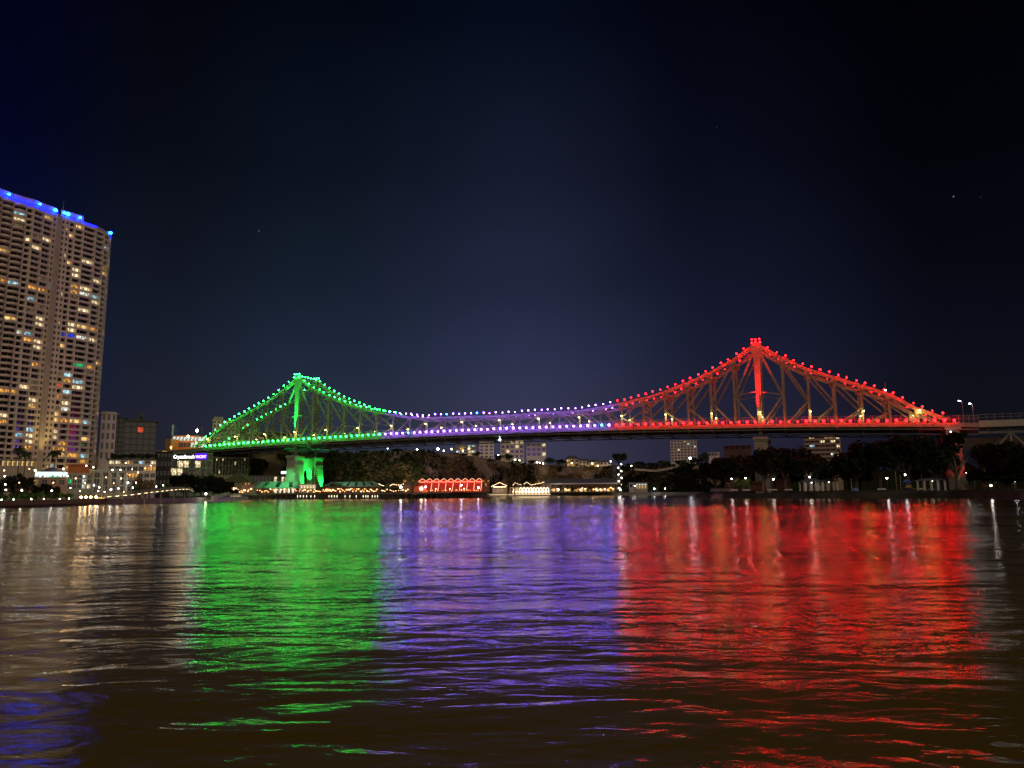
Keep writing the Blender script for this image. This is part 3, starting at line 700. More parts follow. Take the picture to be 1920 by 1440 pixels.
for wi, st in enumerate((WR, WL)):
    # floor bands (slab edge and balustrade): one object per storey and wing, the same mesh lifted storey by storey
    def band_mesh(o0, z0, z1, wavy, top=False):
        m = MB()
        for i, (a, b, d, n, kind, wd) in enumerate(st):
            segs = 5 if kind == 'v' else 2
            na, nb = normal_at(st, i), normal_at(st, i+1)
            hgt = z1 if kind != 's' else z1+.35
            prev = None
            for k in range(segs+1):
                f = k/segs; c = a.lerp(b, f); nn = na.lerp(nb, f).normalized()
                off = o0+((1.5*math.sin(PI*f)+.1) if (kind == 'v' and wavy) else 0)
                q = (c+nn*-.25, c+nn*off)
                if prev:
                    m.hexa([(*prev[0].xy, z0), (*prev[1].xy, z0), (*q[1].xy, z0), (*q[0].xy, z0), (*prev[0].xy, hgt), (*prev[1].xy, hgt), (*q[1].xy, hgt), (*q[0].xy, hgt)], slab_mats)
                prev = q
        return m
    bm_ = band_mesh(1.35, -.24, .70, True).mesh('balcony_band')
    rl = MB()
    for i, (a, b, d, n, kind, wd) in enumerate(st):
        if kind in 'wv':
            na, nb = normal_at(st, i), normal_at(st, i+1)
            rl.beam((*(a+na*1.28).xy, 1.06), (*(b+nb*1.28).xy, 1.06), .06, .06, RAIL)
    rlm = rl.mesh('balcony_rail')
    for f in range(NF+1):
        inst('balcony_band', bm_, tw, (0, 0, ZB+f*FH))
        if f < NF and f % 2 == wi: inst('balcony_rail', rlm, tw, (0, 0, ZB+f*FH))
    # fins between the bays, full height
    for i in range(len(st)+1):
        nn = normal_at(st, i); q = st[i][0] if i < len(st) else st[-1][1]
        d = Vector((-nn.y, nn.x, 0)); hw = .24 if i not in (0, 3) else .34
        m = MB(); a, b = q-nn*.3, q+nn*1.42
        m.hexa([(*(a-d*hw).xy, 6), (*(b-d*hw).xy, 6), (*(b+d*hw).xy, 6), (*(a+d*hw).xy, 6), (*(a-d*hw).xy, ZB+NF*FH+.7), (*(b-d*hw).xy, ZB+NF*FH+.7), (*(b+d*hw).xy, ZB+NF*FH+.7), (*(a+d*hw).xy, ZB+NF*FH+.7)], TOWERW)
        m.build('fin', tw)
    # panes: one mesh per bay, lifted storey by storey
    for i, (a, b, d, n, kind, wd) in enumerate(st):
        m = MB(); off = .95 if kind == 's' else .02
        ins = .55 if kind == 's' else .42
        a2, b2 = a+d*ins+n*off, b-d*ins+n*off; t_ = -n*.08
        m.hexa([(*(a2+t_).xy, 0), (*a2.xy, 0), (*b2.xy, 0), (*(b2+t_).xy, 0), (*(a2+t_).xy, FH-1.0), (*a2.xy, FH-1.0), (*b2.xy, FH-1.0), (*(b2+t_).xy, FH-1.0)], GLASS)
        if kind != 's':
            for k in ((.36,) if wd > 3 else ()):
                c = a2.lerp(b2, k)+n*.04; m.beam((*c.xy, 0), (*c.xy, FH-1.01), .12, .08, WHITE, n)
        me = m.mesh('window')
        if kind == 's':                          # solid wall round the small windows
            w_ = MB()
            for p_, q_ in ((a, a2-n*off), (b2-n*off, b)):
                w_.hexa([(*p_.xy, 6), (*(p_+n*1.32).xy, 6), (*(q_+n*1.32).xy, 6), (*q_.xy, 6), (*p_.xy, ZB+NF*FH), (*(p_+n*1.32).xy, ZB+NF*FH), (*(q_+n*1.32).xy, ZB+NF*FH), (*q_.xy, ZB+NF*FH)], BEIGE)
            w_.build('wall_panel', tw)
        for f in range(NF): panes.append((wi, i, f, me, kind, wd))
# which panes are lit: rows of the photograph's colours
rd = random.Random(5); nobj = 0; rest = MB()
order = sorted(panes, key=lambda q: (q[4] == 's', rd.random()))
LB_FR = {0: .20, 1: .17}
for wi, i, f, me, kind, wd in order:
    mm = None; x = rd.random()
    fr_ = LB_FR[wi]*(1.5 if (wi == 0 and i in (2, 3, 4)) or (wi == 1 and i in (1, 2)) else .8)
    if kind == 's': fr_ *= .35
    if x < fr_: mm = rd.choice([LITS[0], LITS[1], LITS[1], LITS[2], LITS[0], LITS[3], LITS[4], LITS[2], WIN_DIM, WIN_DIM])
    if wi == 0 and i == 2 and f in (24,): mm = WIN_B
    if wi == 0 and i == 3 and f in (24,): mm = WIN_B
    if (wi, i, f) in ((0, 4, 19), (0, 8, 12)): mm = WIN_G
    if (wi, i, f) in ((0, 2, 15), ): mm = WIN_R
    if mm or nobj < 290:
        nobj += 1; o = inst('window', me, tw, (0, 0, ZB+f*FH+.74), m=mm)
    else:
        b0 = len(rest.v); z = ZB+f*FH+.74
        for vv in me.vertices: rest.v.append((vv.co.x, vv.co.y, vv.co.z+z))
        for pg in me.polygons:
            rest.f.append(tuple(b0+k for k in pg.vertices)); rest.m.append(rest.mi(me.materials[pg.material_index]))
rest.build('window_bank', tw, kind='stuff')
# body of the tower behind the facades, and the tall plain pier between the wings
m = MB()
inner = [s[0]-s[3]*.25 for s in WR]+[WR[-1][1]-WR[-1][3]*.25]
innerL = [s[0]-s[3]*.25 for s in WL]+[WL[-1][1]-WL[-1][3]*.25]
poly = [q.xy for q in reversed(innerL)]+[q.xy for q in inner]
back = [(poly[-1][0]-26, poly[-1][1]+6), (poly[0][0]-30, poly[0][1]+4)]
m.prism([tuple(q) for q in poly]+back, 1.5, ZB+NF*FH-.5, BEIGE); m.build('tower_body', tw)
m = MB()
c = (P0+P1)/2; nn = (WR[0][3]+WL[0][3]).normalized(); d = Vector((-nn.y, nn.x, 0))
a, b = c-nn*1.5, c+nn*1.9
hw = 1.45
for z0_, z1_ in ((2, 9.5), (9.7, ZB+NF*FH+1.6)):
    m.hexa([(*(a-d*hw).xy, z0_), (*(b-d*hw*.8).xy, z0_), (*(b+d*hw*.8).xy, z0_), (*(a+d*hw).xy, z0_), (*(a-d*hw).xy, z1_), (*(b-d*hw*.8).xy, z1_), (*(b+d*hw*.8).xy, z1_), (*(a+d*hw).xy, z1_)], BEIGE)
m.build('central_pier', tw)
spot('pier_flood_beam', b+nn*4+Vector((0, 0, 13)), b+nn*.4+Vector((0, 0, 70)), 22000, (1, .72, .22), 40, tw, .8, .3)
# roof: parapets, blue lamps and the blue tubes behind them
BLUE = emit('lamp_roof_blue', (.001, .003, 1), 26); BLUEH = emit('lamp_roof_blue_hot', (.004, .07, 1), 75)
zr = ZB+NF*FH
for st, nm in ((WR, 'r'), (WL, 'l')):
    L_ = [(s[0]+normal_at(st, i)*.3) for i, s in enumerate(st)]+[st[-1][1]+st[-1][3]*.3]
    for i in range(len(L_)-1):
        hgt = 4.2 if (nm == 'l' or i < 4) else (1.6 if i < 7 else 2.6)
        m = MB(); m.beam((*L_[i].xy, zr+.7+hgt/2), (*L_[i+1].xy, zr+.7+hgt/2), .35, hgt, BEIGE); m.build('parapet', tw)
        if i == 6 and nm == 'r': continue
        e = MB(); q0 = L_[i]+st[i][3]*1.0; q1 = L_[i+1]+st[i][3]*1.0; e.beam((*q0.xy, zr+1.0+hgt*.35), (*q1.xy, zr+1.0+hgt*.35), .25, .5, BLUE)
        if i % 2 == 0 or nm == 'l': e.build('blue_light_tube', tw)
        if (nm, i) in (('l', 0), ('l', 2), ('l', 5), ('l', 7), ('r', 0), ('r', 1), ('r', 3), ('r', 7)):
            g = MB(); g.ball(((q0+q1)/2)[:2]+(zr+2.0+hgt*.35,), .75 if (nm, i) in (('l', 0), ('r', 1), ('r', 7)) else .5, BLUEH, 8, 5); g.beam((*((q0+q1)/2).xy, zr+.8), (*((q0+q1)/2).xy, zr+1.5+hgt*.3), .15, .15, DARKSTEEL); g.build('blue_roof_lamp', tw)
m = MB(); q = WR[2][0]-WR[2][3]*6; m.tube([(q.x, q.y, zr-.5), (q.x, q.y, zr+12)], .18, 6, RAIL, .06); m.build('roof_mast', tw)
m = MB(); q = WR[0][0]-WR[0][3]*9; m.box(q.x-7, q.y-4, zr-.5, q.x+5, q.y+8, zr+4.2, BEIGE); m.build('plant_room', tw)
# lit base storey, yellow under lamps
m = MB()
for st in (WR, WL):
    for (a, b, d, n, k, wd) in st[:7]:
        m.hexa([(*(a+n*1.3).xy, 8.2), (*(a+n*4.6).xy, 8.2), (*(b+n*4.6).xy, 8.2), (*(b+n*1.3).xy, 8.2), (*(a+n*1.3).xy, 9.2), (*(a+n*4.6).xy, 9.2), (*(b+n*4.6).xy, 9.2), (*(b+n*1.3).xy, 9.2)], BEIGE)
m.build('podium_canopy', tw)
for k, (st, i) in enumerate(((WR, 2), (WR, 4), (WR, 6), (WL, 1), (WL, 3), (WL, 5))):
    a, b, d, n, kd, wd = st[i]; c = (a+b)/2+n*4.0
    g = MB(); g.ball((c.x, c.y, 10.1), .30, emit('lamp_podium_yellow', (1, .74, .16), 110), 8, 5); g.beam((c.x, c.y, 9.2), (c.x, c.y, 9.85), .12, .12, DARKSTEEL); g.build('podium_lamp', tw)

# ------------------------------------------------------------------ buildings round the foot of the tower
def label_block(*a, **k): return block(*a, **k)
# rotunda with a scalloped white canopy
q = at(97, 884, 282)
ro = thing('rotunda_cafe', 'round glazed pavilion with a bright scalloped white canopy in front of the tower', 'pavilion', (q.x, q.y, 1.9))
m = MB(); m.tube([(0, 0, 0), (0, 0, 4.9)], 5.2, 20, GREYW); m.build('base_wall', ro)
CAN = emit('canopy_glow', (.85, .97, 1), 1.1)  # the canopy is no lamp: its brightness is put in as emission
m = MB()
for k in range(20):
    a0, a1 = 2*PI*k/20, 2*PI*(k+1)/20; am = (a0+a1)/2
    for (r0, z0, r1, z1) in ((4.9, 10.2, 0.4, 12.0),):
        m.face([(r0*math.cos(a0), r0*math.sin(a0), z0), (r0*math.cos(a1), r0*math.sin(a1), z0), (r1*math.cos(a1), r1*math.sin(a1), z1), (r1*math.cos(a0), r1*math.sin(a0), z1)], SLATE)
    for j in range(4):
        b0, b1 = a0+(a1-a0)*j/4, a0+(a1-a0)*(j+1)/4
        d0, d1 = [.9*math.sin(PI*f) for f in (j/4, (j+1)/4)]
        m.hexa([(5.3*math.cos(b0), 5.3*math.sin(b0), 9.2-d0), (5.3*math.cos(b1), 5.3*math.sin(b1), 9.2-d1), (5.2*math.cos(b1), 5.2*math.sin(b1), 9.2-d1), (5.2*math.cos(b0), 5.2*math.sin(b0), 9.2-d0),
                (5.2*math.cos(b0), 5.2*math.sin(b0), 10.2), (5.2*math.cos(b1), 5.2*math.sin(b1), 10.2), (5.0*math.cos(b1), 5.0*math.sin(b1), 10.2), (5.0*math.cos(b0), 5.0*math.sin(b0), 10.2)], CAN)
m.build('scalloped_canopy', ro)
for k in range(14):
    a = 2*PI*(k+.5)/14; m = MB(); m.beam((4.9*math.cos(a), 4.9*math.sin(a), 4.9), (4.9*math.cos(a), 4.9*math.sin(a), 9.4), .25, .25, WHITE); m.build('post', ro)
    a0, a1 = 2*PI*k/14-.2, 2*PI*(k)/14+.2
    if k % 2 == 0:
        w_ = MB(); w_.beam((4.75*math.cos(a0), 4.75*math.sin(a0), 7), (4.75*math.cos(a1), 4.75*math.sin(a1), 7), .05, 3.6, LITS[3] if k % 4 else WIN_G); w_.build('window', ro)
# long mauve retaining building in front
block('terrace_building', 'low mauve rendered terrace building below the round pavilion, behind the bushes', 'building', 24, 123, 897, 922, 272, 8, 1, 6, mat('mauve_render', (.34, .24, .22), .8, .12, .3), {(0, 1), (0, 2)}, band=.55, pier=.45, over=.2, zb=1.9)
block('podium_building', 'yellow lit podium storey with tall warm windows at the foot of the tower', 'building', -20, 62, 862, 876, 306, 10, 1, 9, BEIGE, {(0, c) for c in range(2, 9)}, band=.2, pier=.25, zb=1.9, rear=0, over=.8)
block('podium_annex', 'orange and yellow lit podium wing under the right end of the tower', 'building', 124, 164, 872, 886, 312, 12, 1, 4, ORANGEW, (), band=.9, pier=.2, zb=1.9, over=.5)
block('glazed_shopfront', 'narrow glazed shopfront with green light between the pavilion and the columns', 'shop', 124, 170, 889, 918, 296, 8, 3, 5, GREYW, {(0, 3), (1, 3), (1, 0), (2, 3), (0, 4), (2, 4)}, band=.25, pier=.3, zb=1.9, litm={(1, 0): WIN_G, (0, 3): LITS[3], (1, 3): LITS[3], (2, 3): LITS[4], (0, 4): LITS[2], (2, 4): WIN_DIM})
cb = block('colonnaded_building', 'grey colonnaded building with tall dark window bays and lamps on its roof edge', 'building', 172, 234, 884, 926, 300, 12, 3, 4, mat('grey_stone', (.36, .34, .27), .8, .12, .3), {(0, 1)}, band=.18, pier=.38, zb=1.9, over=.8, litm={(0, 1): WIN_DIM}, top_plant=[(.1, .8, 1.0)])
for u in (176, 192, 206, 220, 232):
    m = MB(); x = gx(u, 300)-cb.location.x; m.tube([(x, -.9, 0), (x, -.9, 9.6)], .42, 10, mat('grey_stone', (.36, .34, .27)), .36); m.build('column', cb)
block('balcony_flats', 'low pale flats with warm lit balconies, under a dark planted roof', 'apartment building', 200, 290, 862, 926, 322, 14, 5, 8, WHITE, {(4, 0), (4, 1), (4, 3), (4, 5), (3, 7), (3, 6), (2, 3), (2, 4), (1, 2), (4, 7), (1, 0), (2, 0)}, band=.4, pier=.22, zb=1.9, over=1.0, roofm=DARKW, litm={(4, 0): LITS[2], (4, 3): LITS[0], (4, 5): LITS[4], (3, 7): LITS[1], (3, 6): LITS[1]})
block('office_block', 'green grey mid-rise block with a stepped roof behind the flats', 'apartment building', 226, 286, 790, 868, 375, 18, 7, 5, GREENW, {(5, 2)}, band=.14, pier=.10, zb=1.9, litm={(5, 2): WIN_R}, top_plant=[(.02, .30, 1.2), (.46, .58, 4.2), (.3, .52, 2.4)])
block('office_wing', 'darker green wing with vertical fins, left of the stepped mid-rise block', 'apartment building', 209, 226.5, 784, 866, 372, 18, 9, 3, GREENW, (), band=.2, pier=.42, zb=1.9)
block('pale_block', 'pale narrow block with tall dark windows beside the tower', 'apartment building', 180, 209, 776, 866, 366, 16, 5, 3, WHITE, (), band=.34, pier=.5, zb=1.9, top_plant=[(.0, .95, 1.2)])
m_ = block('dark_block', 'black unlit slab of a building between the flats and the hotel', 'building', 290, 317, 848, 935, 350, 12, 5, 4, DARKW, (), band=.5, pier=.4, zb=1.9)
# planted roof of the flats
for k, (u, v) in enumerate(((215, 856), (232, 854), (248, 856), (266, 858), (280, 858))):
    q = at(u, v, 330); bush(('bush on the planted roof of the flats, leftmost of five', 'bush on the planted roof of the flats, second from left', 'bush on the planted roof of the flats, middle one', 'bush on the planted roof of the flats, second from right', 'bush on the planted roof of the flats, rightmost of five')[k], q.x, 330, gz(862, 245, 322)+.3, 2.3, CROWN_M, 'bushes on the planted roof')

# orange and blue slabs and the glazed hall behind the bridge end
def slab(name, label, u0, u1, vt, vb, Y, dp, m_, mb=None):
    x0, x1 = gx(u0, Y), gx(u1, Y); um = (u0+u1)/2; zt, zb_ = gz(vt, um, Y), gz(vb, um, Y)
    p = thing(name, label, 'building', ((x0+x1)/2, Y, 1.9)); w_ = (x1-x0)/2
    m = MB(); m.box(-w_, 0, 0, w_, dp, zt-1.9, m_); m.build('wall', p)
    m = MB(); m.box(w_-.9, -.3, 0, w_+.2, -.003, zt-1.9+.3, WHITE); m.build('edge_fin', p)
    for k in range(5):
        z = (zb_-1.9)+(zt-zb_)*(k+.2)/5; m = MB(); m.box(-w_-.03, -.15, z, w_-1.0, -.004, z+.25, DARKW); m.build('joint_band', p)
    return p
slab('panel_tower', 'narrow blue panelled slab rising above the orange one', 306, 318, 797, 845, 520, 10, BLUEW)
slab('panel_slab', 'bright orange panelled slab left of the glazed hall', 305, 317, 823, 850, 500, 10, ORANGEW)
spot('panel_flood_beam', at(308, 905, 470), at(311, 836, 500), 900000, (1, .5, .2), 12, None, .5, 1).name = 'panel_floodlight'
block('glazed_hall', 'brightly lit two storey glazed hall behind the end of the bridge', 'hall', 318, 380, 818, 842, 520, 14, 2, 9, ORANGEW, {(r, c) for r in (0, 1) for c in range(9) if not (r == 0 and c < 5)}, band=.28, pier=.12, zb=2, rear=3)
for k, u in enumerate((370, 379)):
    q = at(u, 805, 515); t_ = thing('mast', ('slim mast with a white lamp above the glazed hall', 'bare slim mast above the glazed hall')[k], 'mast', (q.x, q.y, gz(820, u, 515)))
    m = MB(); m.tube([(0, 0, -1), (0, 0, 7.5)], .16, 6, BROWN); m.build('pole', t_)
    if k == 0: m = MB(); m.ball((0, -.3, 4.6), .7, LAMP_W, 8, 5, 1.5); m.build('lamp', t_)
lamp(353, 818, 512, gz(824, 353, 512), 'amber lamp on the roof edge of the glazed hall', 'roof lamps', LAMP_Y, .7)
block('hillside_flats', 'beige hillside flats seen through the green truss at the left end', 'apartment building', 393, 478, 789, 846, 540, 16, 7, 12, BEIGE, rnd_lit(3, 7, 12, .10), band=.45, pier=.4, zb=2, top_plant=[(.02, .22, 2.6)])
block('hillside_flats', 'long brown flats seen through the green truss right of its peak', 'apartment building', 478, 560, 812, 846, 560, 16, 4, 12, BROWN, rnd_lit(4, 4, 12, .12), band=.45, pier=.4, zb=2)

# ------------------------------------------------------------------ the hotel with its sign and planted facade
ho = block('riverside_hotel', 'hotel with zigzag timber screens under a bright white and purple sign', 'hotel', 318, 396, 850, 893, 470, 16, 3, 7, GREYW, {(1, 1), (1, 2), (0, 0), (0, 1), (1, 4), (0, 4)}, band=.16, pier=.10, zb=2.2, over=.3, litm={(1, 1): LITS[2], (1, 2): LITS[2], (0, 0): LITS[2], (0, 1): LITS[2], (1, 4): LITS[2], (0, 4): WIN_DIM})
Wd = gx(396, 470)-gx(318, 470); z0h = gz(893, 357, 470)-2.2; z1h = gz(862, 357, 470)-2.2
for c in range(8):
    x = -Wd/2+Wd*(c+.5)/8; m = MB()
    for k in range(6):
        za, zb_ = z0h+(z1h-z0h)*k/6, z0h+(z1h-z0h)*(k+1)/6; s = 1 if (k+c) % 2 else -1
        m.beam((x-s*.75, -.5, za), (x+s*.75, -.5, zb_), .35, .7, BEIGE, (0, 1, 0))
    m.build('zigzag_screen', ho)
sg = thing('illuminated_sign', 'long lit sign with white letters and a purple panel on the hotel roof edge', 'sign', (gx(352.5, 462), 462, gz(861, 352, 462)))
sw = gx(384, 462)-gx(321, 462)
m = MB(); m.box(-sw/2, .1, -.2, sw/2, .5, 3.4, DARKW); m.build('backing', sg)
xs_ = gx(362, 462)-gx(352.5, 462)
m = MB(); m.box(xs_, -.05, -.25, sw/2+.1, .09, 3.5, emit('sign_purple', (.10, .0, .85), 1.2)); m.build('purple_panel', sg)
def text(s, size, x, z, m_, parent, y=-.1, wid=None, loc=None):
    c = bpy.data.curves.new('lettering', 'FONT'); c.body = s; c.size = size; c.extrude = .05; c.materials.append(m_)
    o = bpy.data.objects.new('lettering', c); COL.objects.link(o); o.parent = parent; o.location = (x, y, z); o.rotation_euler = (PI/2, 0, 0)
    bpy.context.view_layer.update()
    k = wid/max(.01, o.dimensions.x) if wid else 1
    me = bpy.data.meshes.new_from_object(o); bpy.data.objects.remove(o)
    for vv in me.vertices: vv.co.x *= k
    o = bpy.data.objects.new('lettering', me); COL.objects.link(o); o.parent = parent; o.location = (x, y, z); o.rotation_euler = (PI/2, 0, 0)
    return o
SIGNW = emit('sign_white', (1, .97, .88), 5); SIGNP = emit('sign_lilac', (.85, .65, 1), 3)
text('Crystalbrook', 3.0, -sw/2+.15, .55, SIGNW, sg, -.06, xs_+sw/2-.5)
text('VINCENT', 2.5, xs_+.35, .65, SIGNP, sg, -.14, sw/2-xs_-.6)
gf = block('planted_hotel_wing', 'hotel wing with green planted strips hanging down its pale facade', 'hotel', 396, 464, 858, 890, 484, 14, 4, 12, mat('lime_render', (.40, .44, .26), .8, .2, .3), {(3, 1), (3, 3), (3, 10), (0, 2), (2, 7)}, band=.3, pier=.45, zb=2.2, over=.6, rear=2)
Wg = gx(464, 484)-gx(396, 484)
for c in range(13):
    x = -Wg/2+Wg*c/12; m = MB(); rd2 = random.Random(c)
    for k in range(160):
        p = Vector((x+rd2.gauss(0, .35), -.4+rd2.uniform(-.35, .25), gz(890, 430, 484)-2.2+rd2.random()*10.5)); s = .28
        a = Vector((rd2.gauss(0, 1), rd2.gauss(0, .5), rd2.gauss(0, 1))).normalized()*s; b = a.orthogonal()
        m.face([p-a, p+b, p+a, p-b], LEAF_G)
    o = m.build('hanging_plants', gf, kind='stuff')

# ------------------------------------------------------------------ left river bank: boardwalk, wall, lawn, shrubs, lamps, riverwalk
bw = thing('boardwalk', 'pale timber faced boardwalk along the garden on the left bank', 'boardwalk', (0, 0, 0))
m = MB(); m.box(-152.0, 185, 1.95, -148.6, 276, 2.1, WOOD); m.build('deck', bw)
for k in range(182):
    y = 185+k*.5; m = None
    if k == 0:
        b_ = MB(); b_.box(-.04, .02, 0, .04, .46, 1.5, WOOD); plk = b_.mesh('plank')
    inst('plank', plk, bw, (-148.52, y, .62))
m = MB()
for y in range(186, 276, 6): m.tube([(-149.2, y, -1.5), (-149.2, y, 1.95)], .22, 6, PILE)
m.build('piling', bw, kind='stuff')
g = MB(); g.face([(-240, 180, 1.96), (-152.2, 180, 1.96), (-152.2, 300, 1.96), (-240, 300, 1.96)], GRASS); g.build('garden_lawn', kind='structure')
rd = random.Random(8)
gl_ = [('round pale shrub', CROWN_G), ('dark green shrub', CROWN_M), ('bright green shrub', CROWN_G)]
where = ['at the far left of the garden', 'left of the white garden lamp', 'beside the white garden lamp', 'below the dark trees', 'in the middle of the garden bed', 'right of the garden bed', 'near the yellow parasol lamps', 'behind the boardwalk rail', 'beside the grass slope', 'under the mauve terrace wall', 'close to the boardwalk edge', 'at the right end of the lawn']
for k in range(24):
    y = 224+k*1.9; x = -153.5-rd.random()*5-(k % 3)*2.2
    nm, cr = gl_[k % 3]
    bush('%s %s, %s' % (nm, where[k % 12], ('lower of its pair' if k < 12 else 'taller of its pair')), x, y, 1.9, rd.uniform(1.1, 1.9), cr, 'shrubs in the left garden', rd.uniform(1.0, 2.0))
for k, (u, v, hw, Y) in enumerate(((6, 893, 12, 262), (30, 884, 16, 268), (52, 890, 12, 266), (88, 903, 12, 262), (108, 908, 9, 262), (70, 908, 10, 258))):
    treepx('dark leafy tree in the left garden, ' + ('at the frame edge', 'tallest, left of the mauve building', 'with a flat top beside the mauve building', 'in front of the mauve wall', 'right of the mauve wall windows', 'lowest, in front of the mauve windows')[k], u, v, hw, Y, 1.9, CROWN_D, 'dark trees in the left garden', .55)
palm('palm tree standing before the tower, right of the plain pier', gx(98, 292), 292, 1.9, gz(846, 98, 292)-1.9, 4.2, 'palms before the tower')
palm('palm tree with a ragged head before the left wing of the tower', gx(30, 292), 292, 1.9, gz(842, 30, 292)-1.9, 4.0, 'palms before the tower')
palm('shorter palm tree beside the ragged palm at the left', gx(42, 286), 286, 1.9, gz(850, 42, 286)-1.9, 3.2, 'palms before the tower')
LL = [(9, 893, 258, 'white lamp among the trees at the far left'), (10, 908, 250, 'lower white lamp at the far left of the garden'), (11, 919, 240, 'low garden lamp behind the leftmost shrubs'), (41, 919, 243, 'white garden lamp standing over a bright shrub'),
      (97, 920, 248, 'slim garden lamp right of the pale shrubs'), (66, 882, 278, 'large white lamp left of the scalloped canopy'), (119, 879, 280, 'large white lamp right of the scalloped canopy'), (162, 873, 298, 'white lamp on the podium, left of the column building'),
      (175, 876, 296, 'white lamp at the left corner of the column building'), (211, 881, 296, 'white lamp on the roof of the column building, left one'), (226, 881, 296, 'white lamp on the roof of the column building, right one'), (176, 910, 286, 'bluish white lamp at the foot of the column building'),
      (186, 914, 284, 'small lamp over the promenade by the first column'), (208, 918, 288, 'double bright lamp over the promenade'), (222, 916, 290, 'white lamp over the promenade right of the double lamp'), (240, 905, 300, 'bright white lamp right of the column building'),
      (249, 914, 302, 'white lamp post on the promenade before the lit tree'), (293, 912, 318, 'white lamp post on the riverwalk, left of a pair'), (306, 910, 322, 'white lamp post on the riverwalk, right of a pair'), (255, 905, 312, 'small warm lamp in front of the flats'), (184, 921, 278, 'lamp over the parasols on the promenade')]
for k, (u, v, Y, tx) in enumerate(LL):
    lamp(u, v, Y, 1.9, tx, 'lamp posts on the left bank', LAMP_C if k in (0, 11, 15) else LAMP_W, .28 if k in (5, 6, 13, 15) else .2)
for k, (u, v) in enumerate(((161, 935), (170, 936), (180, 934), (152, 933))):
    q = at(u, v, 270); t_ = thing('lantern', ('low amber lantern on the promenade, left of three', 'low amber lantern on the promenade, middle of three', 'low amber lantern on the promenade, right of three', 'orange lit low tent lantern left of the amber lanterns')[k], 'lantern', (q.x, q.y, 1.9), 0, 'amber lanterns')
    m = MB(); m.tube([(0, 0, 0), (0, 0, .5)], .2, 6, DARKSTEEL); m.build('base', t_); m = MB(); m.ball((0, 0, .85), .36, LAMP_Y, 8, 5); m.build('shade', t_)
for k, (y, x, tx) in enumerate(((226, -155, 'low added fill light among the leftmost shrubs'), (233, -156, 'low added fill light left of the white lamp'), (240, -155, 'low added fill light below the white lamp'), (248, -156, 'low added fill light in the middle bed'), (255, -155, 'low added fill light in the right bed'), (262, -156, 'low added fill light at the right end of the bed'))):
    t_ = thing('shrub_fill_light', tx, 'added fill light', (x+2.6, y-1, 1.9), 0, 'added fill lights for the shrubs'); m = MB(); m.tube([(0, 0, 0), (0, 0, .35)], .05, 5, DARKSTEEL); m.build('spike', t_)
    m = MB(); m.ball((0, 0, .45), .15, emit('shrub_fill_light', (.75, 1, .55), 140), 8, 4); m.build('globe', t_)  # small lamps added among the shrubs to brighten their leaves
WLL = [(128, 893, 292, 'small added fill lamp on the glazed shopfront, upper left'), (142, 897, 292, 'small added fill lamp on the glazed shopfront, centre'), (157, 892, 292, 'small added fill lamp on the glazed shopfront, upper right'), (160, 906, 291, 'small added fill lamp on the glazed shopfront, lower right'), (132, 915, 290, 'small added fill lamp at the door of the glazed shopfront'),
       (199, 895, 296, 'added fill lamp between the left columns of the grey building'), (213, 906, 296, 'added fill lamp between the middle columns of the grey building'), (227, 897, 296, 'added fill lamp between the right columns of the grey building'), (243, 890, 314, 'warm added fill lamp at the left end of the pale flats'), (248, 880, 314, 'warm added fill lamp on the third storey of the pale flats'),
       (259, 886, 315, 'warm added fill lamp in the middle of the pale flats'), (272, 878, 316, 'warm added fill lamp on the upper right of the pale flats'), (283, 873, 317, 'warm added fill lamp at the right end of the pale flats'), (236, 868, 314, 'warm added fill lamp under the planted roof of the pale flats'),
       (36, 905, 268, 'added fill lamp on the mauve building, left end'), (100, 905, 268, 'added fill lamp on the mauve building, right end'), (8, 882, 300, 'warm added fill lamp on the yellow podium, far left'), (55, 879, 302, 'warm added fill lamp on the yellow podium, beside the plain pier'), (150, 921, 284, 'added promenade fill lamp left of the yellow lit column'), (196, 922, 286, 'added promenade fill lamp before the second column'), (232, 922, 292, 'added promenade fill lamp before the last column')]
for k, (u, v, Y, tx) in enumerate(WLL):
    q = at(u, v, Y-3); t_ = thing('bank_fill_lamp', tx, 'lantern', q, 0, 'added fill lamps on the left bank')
    m = MB(); m.ball((0, 0, 0), (.12, .16, .10)[k % 3], LAMP_Y if 8 <= k < 14 else WARM(60), 8, 5); m.build('globe', t_); m = MB(); m.beam((0, 0, .2), (0, 0, .4), .14, .14, DARKSTEEL); m.beam((0, 0, .38), (0, 3.2, .38), .06, .06, DARKSTEEL); m.build('bracket', t_)  # extra lamps added to lift the dim walls of the left bank
